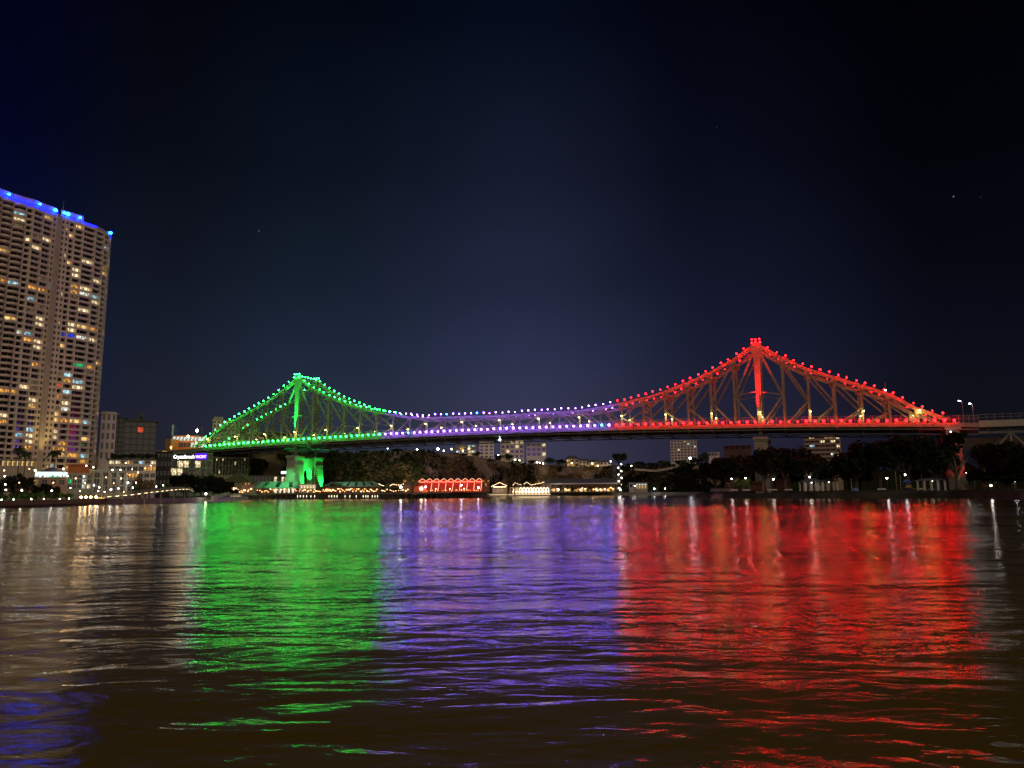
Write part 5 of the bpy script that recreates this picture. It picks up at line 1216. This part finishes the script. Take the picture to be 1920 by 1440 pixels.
m = MB(); m.beam((-9, 1, 3.0), (9, 1, 3.0), .05, .05, DARKSTEEL); m.build('cable', p)

# red pavilion with neon arches
Yr = 452
rp = thing('arched_pavilion', 'red lit pavilion with nine glowing neon arches on the wharf under the cliff', 'pavilion', (gx(840, Yr), Yr, ZW))
xa, xb = gx(784, Yr)-rp.location.x, gx(904, Yr)-rp.location.x; zt = gz(897, 840, Yr)-ZW
NEON = emit('neon_warm', (1, .40, .24), 2.0); NEONR = emit('neon_red', (1, .015, .01), 12)
m = MB(); m.box(xa, 5, 0, xb, 5.3, zt-.9, REDW); m.build('rear_wall', rp)
m = MB(); m.box(xa-1, -2, -.1, xb+1, 6, .12, REDW); m.build('floor', rp)
nb = 9; bw_ = (xb-xa)/nb
for k in range(nb):
    x0 = xa+k*bw_; xm = x0+bw_*.55
    m = MB()
    m.face([(x0, -.6, zt-1.4), (xm, -.6, zt), (xm, 5.3, zt), (x0, 5.3, zt-1.4)], REDW); m.face([(xm, -.6, zt), (x0+bw_, -.6, zt-1.2), (x0+bw_, 5.3, zt-1.2), (xm, 5.3, zt)], REDW)
    m.face([(x0, 5.3, zt-1.52), (xm, 5.3, zt-.12), (xm, -.6, zt-.12), (x0, -.6, zt-1.52)], REDW); m.face([(xm, 5.3, zt-.12), (x0+bw_, 5.3, zt-1.32), (x0+bw_, -.6, zt-1.32), (xm, -.6, zt-.12)], REDW)
    m.build('roof_bay', rp)
    n_ = MB(); n_.tube([(x0+bw_*.05, -.75, zt-1.75), (x0+bw_*.3, -.75, zt-1.1), (xm, -.75, zt-.12), (x0+bw_*.82, -.75, zt-.55), (x0+bw_*.97, -.75, zt-1.5), (x0+bw_*.93, -.75, zt-3.4), (x0+bw_*.80, -.75, .8)], .19, 6, NEON); n_.build('neon_arch', rp)
    n_ = MB(); n_.beam((x0+bw_*.15, -.2, zt-2.15), (x0+bw_*.85, -.2, zt-2.15), .22, .26, NEON); n_.build('neon_bar', rp)
    n_ = MB(); n_.beam((x0+bw_*.1, 3.6, zt-1.9), (x0+bw_*.9, 3.6, zt-1.9), .2, .2, NEONR); n_.build('red_light_tube', rp)
    c = MB(); c.beam((x0, -.4, 0), (x0, -.4, zt-1.5), .26, .26, REDW, (0, 1, 0)); c.build('column', rp)
    if k % 2 == 0: t_ = MB(); t_.ball((x0+bw_*.45, 1.2, 2.0), .34, TABLEW, 8, 4); t_.tube([(x0+bw_*.45, 1.2, 2.3), (x0+bw_*.45, 1.2, 4.5)], .03, 4, DARKSTEEL); t_.build('pendant_lamp', rp)
table_lamps(rp, 24, xb-xa, -1.2, .5, .5, 1.4, .14)
rpe = thing('entrance_gate', 'red entrance gable with a glowing oval at the left end of the arched pavilion', 'gate', (gx(788, 448), 448, ZW))
m = MB(); m.box(-3.6, 0, 0, 3.6, .5, 3.6, REDW); m.build('wall', rpe)
m = MB(); m.hexa([(-4.2, -.5, 3.6), (4.2, -.5, 3.6), (4.2, 2, 3.6), (-4.2, 2, 3.6), (-2.6, .4, 5.3), (2.6, .4, 5.3), (2.6, 1, 5.3), (-2.6, 1, 5.3)], REDW); m.build('roof', rpe)
m = MB(); m.ball((.6, -.12, 2.2), .95, emit('oval_lamp', (1, .72, .36), 6), 10, 6, 1.2); m.build('oval_lamp', rpe)
m = MB(); m.beam((-3.5, -.2, 3.75), (3.5, -.2, 3.75), .2, .25, NEONR); m.build('red_light_tube', rpe)
for k, (u, v, tx) in enumerate(((798, 913, 'bright white square lamp at the left of the arched pavilion'), (865, 910, 'cool white lamp inside the arched pavilion'), (790, 916, 'greenish lamp on the wharf before the red gate'), (897, 914, 'warm lamp at the right end of the arched pavilion'))):
    lamp(u, v, 446.5, ZW, tx, 'lamp posts on the wharves', (LAMP_W, LAMP_C, emit('lamp_green_white', (.7, 1, .6), 60), LAMP_W)[k], .42)
for k, (u0, u1) in enumerate(((756, 775), (904, 918))):
    block('brick_shed', ('small warm lit shed between the hipped roof and the red gate', 'small orange lit shed right of the arched pavilion')[k], 'shed', u0, u1, 899, 914, 456, 6, 2, 3, mat('red_brick', (.30, .12, .07), .9, .2, .8), {(0, 1), (1, 0), (1, 2)}, band=.35, pier=.3, zb=ZW, rear=1)

# right hand wharves: gabled pavilion, boathouse with white arches, long slate roofed shed
Yp = 552
fl = thing('floating_terrace', 'low pale floating terrace under the pavilion and the boathouse', 'pontoon', (gx(975, Yp), Yp, 0))
w0, w1 = gx(918, Yp)-fl.location.x, gx(1032, Yp)-fl.location.x
m = MB(); m.box(w0, -2, -.4, w1, 12, 1.2, CONC); m.build('float', fl); m = MB(); m.beam((w0, -2.1, 1.3), (w1, -2.1, 1.3), .15, .2, emit('edge_strip_warm', (1, .72, .36), 2.2)); m.build('edge_light', fl)
for u in (952, 965):
    x = gx(u, Yp)-fl.location.x; m = MB(); m.tube([(x, -2.4, -1), (x, -2.4, 9.2)], .35, 8, PILE); m.build('mooring_pile', fl)
gp = thing('gabled_pavilion', 'open gabled pavilion outlined in bulbs, left of the white arched boathouse', 'pavilion', (gx(937, Yp), Yp, 1.2))
W_ = gx(952, Yp)-gx(922, Yp); ze, zt = gz(912, 937, Yp)-1.2, gz(905, 937, Yp)-1.2
for sx_ in (-1, -.33, .33, 1):
    m = MB(); m.beam((sx_*W_*.47, 0, 0), (sx_*W_*.47, 0, ze), .25, .25, WHITE, (0, 1, 0)); m.build('post', gp)
m = MB(); m.face([(-W_/2, -.6, ze), (0, -.6, zt), (0, 8, zt), (-W_/2, 8, ze)], SLATE); m.face([(0, -.6, zt), (W_/2, -.6, ze), (W_/2, 8, ze), (0, 8, zt)], SLATE); m.build('roof', gp)
m = MB(); m.box(-W_*.45, 6, 0, W_*.45, 6.2, ze*.8, BEIGE); m.build('rear_wall', gp)
for k in range(13):
    f = k/12; x = -W_/2+W_*f; z = ze+(zt-ze)*(1-abs(2*f-1)); m = MB(); m.ball((x, -.8, z+.1), .22, TABLEW, 6, 4); m.build('bulb', gp)
m = MB(); m.beam((-W_*.4, 2, ze-.3), (W_*.4, 2, ze-.3), .2, .15, emit('strip_warm', (1, .72, .36), 18)); m.build('ceiling_light', gp)
bh = thing('boathouse_bar', 'low white bar with a row of glowing arches along the water', 'bar', (gx(993, Yp), Yp, 1.2))
W_ = gx(1030, Yp)-gx(955, Yp); zt = gz(913, 993, Yp)-1.2
m = MB(); m.box(-W_/2, 4, 0, W_/2, 4.3, zt, BEIGE); m.build('rear_wall', bh); m = MB(); m.box(-W_/2-.3, -.5, zt, W_/2+.3, 5, zt+.3, SLATE); m.build('roof', bh)
AR = emit('arch_white', (1, .84, .62), 4.0)
for k in range(9):
    x0 = -W_/2+W_*.24+W_*.75*k/9; bwk = W_*.75/9
    n_ = MB(); n_.tube([(x0+bwk*.1, -.3, .9), (x0+bwk*.15, -.3, zt-1.3), (x0+bwk*.5, -.3, zt-.35), (x0+bwk*.85, -.3, zt-1.3), (x0+bwk*.9, -.3, .9)], .17, 6, AR); n_.build('light_arch', bh)
for k in range(3):
    m = MB(); x0 = -W_/2+W_*.02+k*W_*.07; m.box(x0, -.2, .6, x0+W_*.05, -.1, zt-1, LITS[2] if k else WIN_DIM); m.build('window', bh)
m = MB(); m.beam((-W_*.47, 1.5, 2.2), (W_*.47, 1.5, 2.2), .25, .2, emit('strip_amber', (1, .60, .24), 12)); m.build('counter_light', bh)
m = MB(); m.box(-W_/2, -.6, 0, W_/2, -.45, .55, WOOD); m.build('counter', bh)
festoon('string of bulbs over the boathouse bar, left swag', [(962, 909), (966, 905), (973, 908), (980, 909)], 556)
festoon('string of bulbs over the boathouse bar, right swag', [(983, 907), (988, 904), (996, 909), (1012, 906), (1022, 903)], 557)
ls = shed('long slate roofed shed with a lit verandah under the bare cliff', 1030, 1158, 897, 906, 572, 14, BROWN, SLATE, 24, 2.5, zb=2.3)
Wl = gx(1158, 572)-gx(1030, 572); table_lamps(ls, 44, Wl-4, .8, 1.3, 1.6, 3.6, .28)
m = MB(); m.box(-Wl/2, -.25, gz(908, 1094, 572)-2.3, Wl/2, -.02, gz(905.5, 1094, 572)-2.3, WHITE); m.build('fascia_board', ls)
for k in range(16):
    x = -Wl/2+2+(Wl-4)*(k+.5)/16; m = MB(); m.box(x-.9, 1.25, .9, x+.9, 1.33, 3.3, LITS[(0, 2, 1, 2)[k % 4]]); m.build('window', ls)
gb = thing('gabled_porch', 'small pale gabled porch at the left end of the slate roofed shed', 'porch', (gx(1027, 568), 568, 2.3))
ze, zt = gz(906, 1027, 568)-2.3, gz(897, 1027, 568)-2.3
m = MB(); m.prism([(-2.6, 0), (2.6, 0), (2.6, 6), (-2.6, 6)], 0, ze, BEIGE); m.build('wall', gb)
m = MB(); m.hexa([(-3.2, -.6, ze), (3.2, -.6, ze), (3.2, 6, ze), (-3.2, 6, ze), (-.05, -.6, zt), (.05, -.6, zt), (.05, 6, zt), (-.05, 6, zt)], SLATE); m.build('roof', gb)
for k, (u, v, tx, m_, r_) in enumerate(((1163, 918, 'very bright white lamp on the bank at the right end of the slate roofed shed', LAMP_W, .5), (1048, 918, 'bright white lamp on the lawn below the slate roofed shed', LAMP_W, .5), (1055, 920, 'lower white lamp on the lawn below the slate roofed shed', LAMP_W, .42), (1190, 911, 'lamp at the white cottage right of the lift stair', LAMP_W, .32), (1227, 916, 'greenish white lamp by the palm left of the park', LAMP_C, .42), (1247, 916, 'small lamp at the moorings left of the park', LAMP_W, .3))):
    lamp(u, v, 566, 2.3 if u < 1170 else 1.0, tx, 'lamp posts on the far bank', m_, r_)
p = block('bank_cottage', 'small white gabled cottage right of the lift stair', 'cottage', 1180, 1192, 906, 919, 590, 6, 1, 2, WHITE, {(0, 1)}, band=.4, pier=.35, zb=2.3, litm={(0, 1): WIN_DIM})
p = block('lit_restaurant', 'small yellow lit restaurant by the water right of the cottage', 'restaurant', 1193, 1214, 906, 917, 586, 6, 2, 4, BEIGE, {(r, c) for r in range(2) for c in range(4)}, band=.25, pier=.15, zb=2.3, rear=0)
for k, (u, v, hw, tx) in enumerate(((1052, 909, 7, 'clipped green bush below the slate roofed shed, left'), (1075, 911, 8, 'clipped green bush below the slate roofed shed, middle'), (1105, 911, 8, 'clipped green bush below the slate roofed shed, right'), (970, 905, 8, 'green lit tree behind the boathouse bar, left'), (990, 904, 9, 'green lit tree behind the boathouse bar, right'), (1231, 890, 9, 'conical pale green palm like tree left of the park'), (1170, 904, 8, 'tree beside the lift stair'))):
    treepx(tx, u, v, hw, 566 if u < 1100 or u > 1160 else 567, 2.0, CROWN_G if k < 5 else CROWN_M, 'green bushes on the far bank', .5)
for k in range(26):
    x = -96+k*7.2+random.Random(k).uniform(-2, 2); y = foot(x)-5
    if -78 < x < -20 or 20 < x < 92: continue
    tree('dark tree at the foot of the cliff, %s' % ['behind the hotel wing', 'left of the stone pier', 'right of the stone pier', 'behind the pale green shed', 'behind the bulbs', 'left of the boathouse', 'behind the gabled pavilion', 'behind the boathouse', 'right of the lift stair', 'behind the cottage', 'behind the lit restaurant', 'left of the moorings', 'above the moorings', 'beside the park'][k % 14]+(', lower one' if k >= 14 else ''), x, y, 2, 6+(k*37 % 5), 3.5+(k*13 % 3), CROWN_D if k % 2 else CROWN_Y, 'trees at the foot of the cliff')

for k, (x, y, tx, ty, c, e) in enumerate(((-62, 488, -66, 515, (1, .70, .42), 9000), (-38, 505, -34, 535, (1, .66, .42), 9000), (-92, 482, -96, 508, (.9, .8, .5), 6000), (-22, 545, -14, 572, (.55, .38, 1), 6000), (24, 590, 28, 610, (1, .70, .46), 5000), (60, 600, 62, 620, (1, .68, .46), 5000))):
    t_ = thing('cliff_fill_light', 'added fill light at the foot of the cliff, ' + ('behind the swag of bulbs', 'behind the middle of the red pavilion', 'behind the pale green shed', 'violet one right of the red pavilion', 'behind the boathouse bar', 'behind the slate roofed shed')[k], 'floodlight', (x, y, 2.3), 0, 'added cliff fill lights')
    m = MB(); m.box(-.3, -.2, .3, .3, .2, .8, DARKSTEEL); m.build('housing', t_); m = MB(); m.box(-.06, -.06, 0, .06, .06, .3, DARKSTEEL); m.build('stand', t_)
    spot('cliff_fill_beam', (0, .3, .9), (tx-x, ty-y, 14), e*1.8, c, 110, t_, 1, .4)  # fill lamps added to brighten the cliff behind the wharves
# ------------------------------------------------------------------ the park on the right
g = MB(); g.face([(126, 356, 2.9), (150, 337, 2.9), (178, 314, 2.9), (190, 275, 2.9), (320, 300, 3.2), (320, 420, 3.2), (190, 440, 3.2), (124, 420, 3.0), (112, 380, 2.9)], GRASS)
g.build('park_lawn', kind='structure')
pw = thing('park_sea_wall', 'dark sloping stone sea wall with a pale capping along the park', 'sea wall', (0, 0, 0))
SW = [Vector((96, 388, 0)), Vector((100, 372, 0)), Vector((122, 353, 0)), Vector((145, 334, 0)), Vector((173, 311, 0)), Vector((187, 272, 0)), Vector((178, 238, 0))]
rdw = random.Random(2); DSTONE = mat('dark_weathered_stone', (.085, .07, .055), .95, .35, .4, bump=.2)
for a, b in zip(SW, SW[1:]):
    n = Vector((-(b-a).y, (b-a).x, 0)).normalized()
    if n.y < 0 and abs(n.y) > .1: n = -n
    n = Vector(((b-a).y, -(b-a).x, 0)).normalized(); n = n if n.dot(Vector((200, 380, 0))-a) > 0 else -n
    m = MB(); m.hexa([(*(a-n*.8).xy, -1.5), (*(b-n*.8).xy, -1.5), (*(b+n*4).xy, -1.5), (*(a+n*4).xy, -1.5), (*(a+n*2.2).xy, 2.75), (*(b+n*2.2).xy, 2.75), (*(b+n*4).xy, 2.75), (*(a+n*4).xy, 2.75)], DSTONE); m.build('wall', pw)
    m = MB(); m.hexa([(*(a+n*1.9).xy, 2.75), (*(b+n*1.9).xy, 2.75), (*(b+n*4.2).xy, 2.75), (*(a+n*4.2).xy, 2.75), (*(a+n*1.9).xy, 3.05), (*(b+n*1.9).xy, 3.05), (*(b+n*4.2).xy, 3.05), (*(a+n*4.2).xy, 3.05)], DSTONE); m.build('capping', pw)
    L = (b-a).length
    for r in range(4):
        k = 0; s = rdw.uniform(0, .8)
        while s < L-1.2:
            w_ = rdw.uniform(1.2, 2.4); f0, f1 = r/4, (r+1)/4
            p0, p1 = a.lerp(b, s/L), a.lerp(b, min(1, (s+w_-.12)/L)); e = rdw.uniform(.04, .16)
            o0, o1 = -.8+3.0*(f0*4.25+.0)/4.25-e, -.8+3.0*f1-e
            z0, z1 = -1.5+4.2*f0+.05, -1.5+4.2*f1-.05
            if z1 > -.2:
                m = MB(); m.hexa([(*(p0+n*o0).xy, z0), (*(p1+n*o0).xy, z0), (*(p1+n*(o0+.5)).xy, z0), (*(p0+n*(o0+.5)).xy, z0), (*(p0+n*o1).xy, z1), (*(p1+n*o1).xy, z1), (*(p1+n*(o1+.5)).xy, z1), (*(p0+n*(o1+.5)).xy, z1)], DSTONE); m.build('stone', pw)
            s += w_
# slip ramp at the left end of the park
rp_ = thing('slip_ramp', 'pale concrete ramp sloping into the river at the left end of the park', 'ramp', (100, 366, 0))
m = MB(); m.hexa([(-5, -3, -.5), (-1.5, -5, -.5), (3, 4, -.5), (-1, 6, -.5), (-5, -3, -.1), (-1.5, -5, -.1), (6, 7, 3.0), (2.5, 9.5, 3.0)], CONC); m.build('ramp', rp_)
m = MB()
for k in range(6): m.beam((-4+1.3*k, -1+1.7*k, .2+.5*k), (-4+1.3*k, -1+1.7*k, 1.3+.5*k), .08, .08, RAIL)
m.beam((-4, -1, 1.3), (2.5, 7.5, 3.8), .08, .08, RAIL); m.build('handrail', rp_)
PFG = 'big fig trees in the park'
FT = [(1340, 864, 26, 372, 'leafy park tree at the left end, over the ramp'), (1362, 852, 34, 366, 'broad park tree left of the lit green tree'), (1398, 845, 40, 362, 'broad dark fig left of the stone pier top'), (1432, 838, 30, 342, 'dark fig right in front of the stone pier top'), (1468, 832, 46, 346, 'highest dark fig right of the stone pier top'), (1512, 846, 44, 340, 'dark fig below the brown block'),
      (1556, 858, 34, 336, 'lower dark fig behind the left picnic shelter'), (1600, 838, 40, 334, 'dark fig right of the stair tower with warm windows'), (1644, 820, 52, 330, 'huge dark fig under the red end of the bridge, left one'), (1694, 809, 54, 326, 'huge dark fig under the red end of the bridge, middle one'), (1742, 812, 44, 322, 'huge dark fig under the red end of the bridge, right one'),
      (1756, 846, 17, 318, 'dark tree half hiding the red anchor pier'), (1852, 826, 34, 300, 'dark tree right of the red anchor pier'), (1892, 818, 44, 282, 'large dark tree at the right frame edge'), (1846, 872, 30, 292, 'low spreading dark tree right of the anchor pier lamps'), (1925, 840, 50, 262, 'dark tree cut by the right frame edge'), (1880, 890, 46, 262, 'low dark foliage mass hanging over the water at the right')]
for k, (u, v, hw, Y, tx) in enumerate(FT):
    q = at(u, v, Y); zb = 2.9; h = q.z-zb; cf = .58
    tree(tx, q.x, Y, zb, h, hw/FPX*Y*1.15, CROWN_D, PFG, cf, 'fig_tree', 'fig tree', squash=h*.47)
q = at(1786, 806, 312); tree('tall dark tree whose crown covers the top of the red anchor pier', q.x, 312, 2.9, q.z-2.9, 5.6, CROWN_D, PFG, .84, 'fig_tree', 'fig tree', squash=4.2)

BK = ['left of the red stores', 'behind the red stores', 'right of the red stores', 'behind the left shelter', 'left of the playground', 'behind the playground', 'right of the playground', 'behind the right shelter', 'left of the anchor pier', 'right of the anchor pier']
for k in range(20):
    x = 128+k*7.5; Y = 396-k*1.5+(k % 3)*6; u_ = 0
    if abs(x-195) < 9: continue
    tree('dark background tree of the park, %s%s' % (BK[k//2], ', nearer one' if k % 2 else ', farther one'), x, Y, 3, 14+(k*5 % 4), 8.5, CROWN_D, 'background trees in the park', .5, squash=8)
for k, (u, v, hw, Y, tx) in enumerate(((1380, 897, 8, 352, 'small tree lit green by a park lamp, left one'), (1400, 893, 9, 350, 'small tree lit bright green by two park lamps'), (1389, 905, 6, 348, 'low lit shrub at the left end of the park lawn'), (1366, 905, 9, 356, 'small dark tree above the ramp'), (1846, 905, 12, 276, 'pale dry bush on the bank at the right'), (1816, 908, 9, 284, 'small bush below the right park lamps'))):
    treepx(tx, u, v, hw, Y, 2.8, CROWN_G if k < 3 else CROWN_Y, 'small trees in the park', .5)
PLK = [(1372, 898, 352, 'white park lamp at the left end of the lawn', LAMP_W), (1398, 896.5, 345, 'bright park lamp inside the green lit tree', LAMP_W), (1450, 898.5, 340, 'park lamp post left of the red sheds', LAMP_W), (1518, 894.5, 336, 'park lamp on the roof line of the left picnic shelter', LAMP_W), (1663, 896.5, 312, 'park lamp post left of the playground', LAMP_W), (1697, 890, 316, 'cool white park lamp over the playground', LAMP_C), (1812, 887, 306, 'white lamp below the red anchor pier', LAMP_W), (1826, 887, 304, 'white lamp right of the anchor pier, upper of two', LAMP_W), (1825.5, 893.5, 303, 'white lamp right of the anchor pier, lower of two', LAMP_W), (1903, 903, 262, 'bluish white lamp at the right frame edge', LAMP_C), (1858, 910.5, 268, 'low white lamp on the right bank', LAMP_W)]
for u, v, Y, tx, m_ in PLK: lamp(u, v, Y, 2.9, tx, 'lamp posts in the park', m_, .30)
def shelter(label, u0, u1, vt, ve, vb, Y):
    x0, x1 = gx(u0, Y), gx(u1, Y); um = (u0+u1)/2; z0 = 2.9; ze = gz(ve, um, Y)-z0; zt = gz(vt, um, Y)-z0; W = x1-x0
    p = thing('picnic_shelter', label, 'picnic shelter', ((x0+x1)/2, Y, z0), 0, 'picnic shelters in the park')
    m = MB(); a = W/2
    m.hexa([(-a, -.5, ze), (a, -.5, ze), (a, 6, ze), (-a, 6, ze), (-a*.45, 2.4, zt), (a*.45, 2.4, zt), (a*.45, 3.1, zt), (-a*.45, 3.1, zt)], SLATE); m.build('roof', p)
    for sx_ in (-.82, -.28, .28, .82):
        for y in (.2, 5.2):
            m = MB(); m.box(sx_*a-.32, y-.3, 0, sx_*a+.32, y+.3, ze, WHITE); m.build('pillar', p)
    m = MB(); m.box(-1.1, 2.2, .7, 1.1, 3.2, .8, WHITE); m.box(-.2, 2.4, 0, .2, 3.0, .7, CONC); m.box(-1.1, 1.5, .4, 1.1, 1.85, .48, WHITE); m.box(-1.1, 3.55, .4, 1.1, 3.9, .48, WHITE); m.box(-.15, 1.55, 0, .15, 1.8, .4, CONC); m.box(-.15, 3.6, 0, .15, 3.85, .4, CONC); m.build('picnic_table', p)
    m = MB(); m.box(-.5, 2.2, ze-.28, .5, 2.7, ze-.1, emit('shelter_lamp', (1, .95, .82), 14)); m.build('ceiling_lamp', p)
    return p
shelter('hip roofed picnic shelter with white pillars at the right, below the anchor pier', 1730, 1777, 896, 901, 917, 306)
shelter('hip roofed picnic shelter left of the dark figs, below the brown block', 1505, 1546, 897, 904, 916, 332)
shelter('second picnic shelter overlapping the left one on its right side', 1541, 1574, 897, 903, 915, 337)
rs = mat('dull_red_wall', (.20, .07, .05), .9, .2, .5)
for k, (u0, u1, vt, tx) in enumerate(((1412, 1429, 904, 'low red brown shed left of two behind the park lamps'), (1430, 1444, 904, 'gabled red brown shed left of the park lamp post'), (1455, 1468, 899, 'red brown store right of the park lamp post'), (1469, 1482, 900, 'second red brown store further right in the park'))):
    block('park_store', tx, 'shed', u0, u1, vt, 914, 356, 5, 1, 2, rs, (), band=.5, pier=.45, zb=2.9, over=.3, group='red brown stores in the park')
def bench(label, u, v, Y, w_=3.0):
    q = at(u, v, Y); p = thing('park_bench', label, 'bench', (q.x, q.y, 2.92), 0, 'pale benches and tables on the park lawn')
    m = MB(); m.box(-w_/2, 0, .42, w_/2, .55, .52, WHITE); m.build('seat', p); m = MB(); m.box(-w_/2, .5, .55, w_/2, .6, 1.0, WHITE); m.build('backrest', p)
    for s in (-1, 1): m = MB(); m.box(s*w_*.4-.06, .05, 0, s*w_*.4+.06, .5, .42, CONC); m.build('leg', p)
for u, v, Y, tx in ((1376, 913, 342, 'pale bench under the leftmost park lamp'), (1400, 913.5, 340, 'pale bench below the green lit tree'), (1450, 911.5, 338, 'white table top beside the park lamp post'), (1446, 915.5, 334, 'white bench on the lawn edge below the park lamp post'), (1479, 913.5, 334, 'wide white bench right of the park lamp post'), (1654, 916, 308, 'white bench on the lawn left of the playground lamp'), (1728, 914, 306, 'pale bench left of the right picnic shelter')):
    bench(tx, u, v, Y, 3.4)
def wallpost(label, u, v0, v1, Y, m_, r_=.12):
    q = at(u, v1, Y); p = thing('post', label, 'post', (q.x, q.y, 2.9), 0, 'bare posts by the playground'); h = gz(v0, u, Y)-2.9
    m = MB(); m.tube([(0, 0, 0), (0, 0, h)], r_, 6, m_, r_*.7); m.build('pole', p); m = MB(); m.tube([(0, 0, h), (0, 0, h+.15)], r_*1.5, 6, DARKSTEEL); m.build('cap', p)
for u, v0, tx in ((1681, 884, 'tall brown post left of the playground'), (1689, 891, 'pale blue post left of the playground'), (1729, 890, 'brown post right of the playground')): wallpost(tx, u, v0, 910, 312, WOOD if 'brown' in tx else RAIL)
q = at(1701, 907, 314)
pg = thing('playground_tower', 'blue and yellow climbing tower with a slide in the park playground', 'playground', (q.x, 314, 2.9))
for sx_, sy_ in ((-1, -1), (1, -1), (1, 1), (-1, 1)):
    m = MB(); m.beam((sx_, sy_, 0), (sx_, sy_, 3.6), .16, .16, BLUEW); m.build('post', pg)
m = MB(); m.box(-1.1, -1.1, 1.3, 1.1, 1.1, 1.45, mat('play_yellow', (.75, .45, .03), .5)); m.build('platform', pg)
m = MB(); m.hexa([(-1.4, -1.4, 3.6), (1.4, -1.4, 3.6), (1.4, 1.4, 3.6), (-1.4, 1.4, 3.6), (-.05, -.05, 4.7), (.05, -.05, 4.7), (.05, .05, 4.7), (-.05, .05, 4.7)], BLUEW); m.build('roof', pg)
m = MB(); m.beam((1.1, -.2, 1.4), (3.6, -.2, .25), .8, .12, mat('play_yellow', (.75, .45, .03))); m.build('slide', pg)
m = MB(); m.box(-1.05, -1.12, 1.46, 1.05, -1.04, 2.2, mat('play_yellow', (.75, .45, .03))); m.build('panel', pg)
sb = thing('sail_mast', 'red and white banded pole with a blue bin beside it in the park', 'mast', (gx(1597, 326), 326, 2.9))
m = MB(); m.tube([(0, 0, 0), (0, 0, 5.2)], .12, 6, WHITE); m.build('pole', sb)
for k in range(3): m = MB(); m.tube([(0, 0, 2.6+k*.8), (0, 0, 3.0+k*.8)], .16, 6, REDW); m.build('band', sb)
m = MB(); m.box(.6, -.4, 0, 2.6, .4, 1.3, mat('bin_blue', (.10, .20, .45), .5)); m.build('bin', sb)
# path lamps strip along the lawn edge and fence at the left
pf = thing('park_fence', 'low pale fence along the left end of the park lawn', 'fence', (0, 0, 0))
for k in range(14):
    q = at(1333+k*3.2, 917, 352-k*1.2); m = MB(); m.beam((q.x, q.y, 2.9), (q.x, q.y, 4.3), .12, .12, WHITE); m.build('post', pf)
a, b = at(1333, 917, 352), at(1333+13*3.2, 917, 352-13*1.2)
for z in (4.2, 3.6): m = MB(); m.beam((a.x, a.y, z), (b.x, b.y, z), .08, .1, WHITE); m.build('rail', pf)
# moorings left of the park
for k, (u, tx) in enumerate(((1222, 'white channel beacon post in the river, left of the park'), (1244, 'low pale mooring platform post left of the park'))):
    q = at(u, 929, 440); p = thing('channel_beacon', tx, 'beacon', (q.x, 440, 0)); m = MB(); m.tube([(0, 0, -2), (0, 0, 3.6-k)], .3, 8, WHITE); m.build('pile', p); m = MB(); m.box(-.6, -.6, 3.6-k, .6, .6, 3.9-k, CONC); m.build('cap', p)
hl = MB(); hl.prism([(-2200, 1700), (-900, 1620), (-300, 1650), (200, 1600), (700, 1640), (1500, 1600), (2600, 1700), (2600, 1900), (-2200, 1900)], 0, 44, LEAF_D); hl.build('distant_hill', kind='structure')
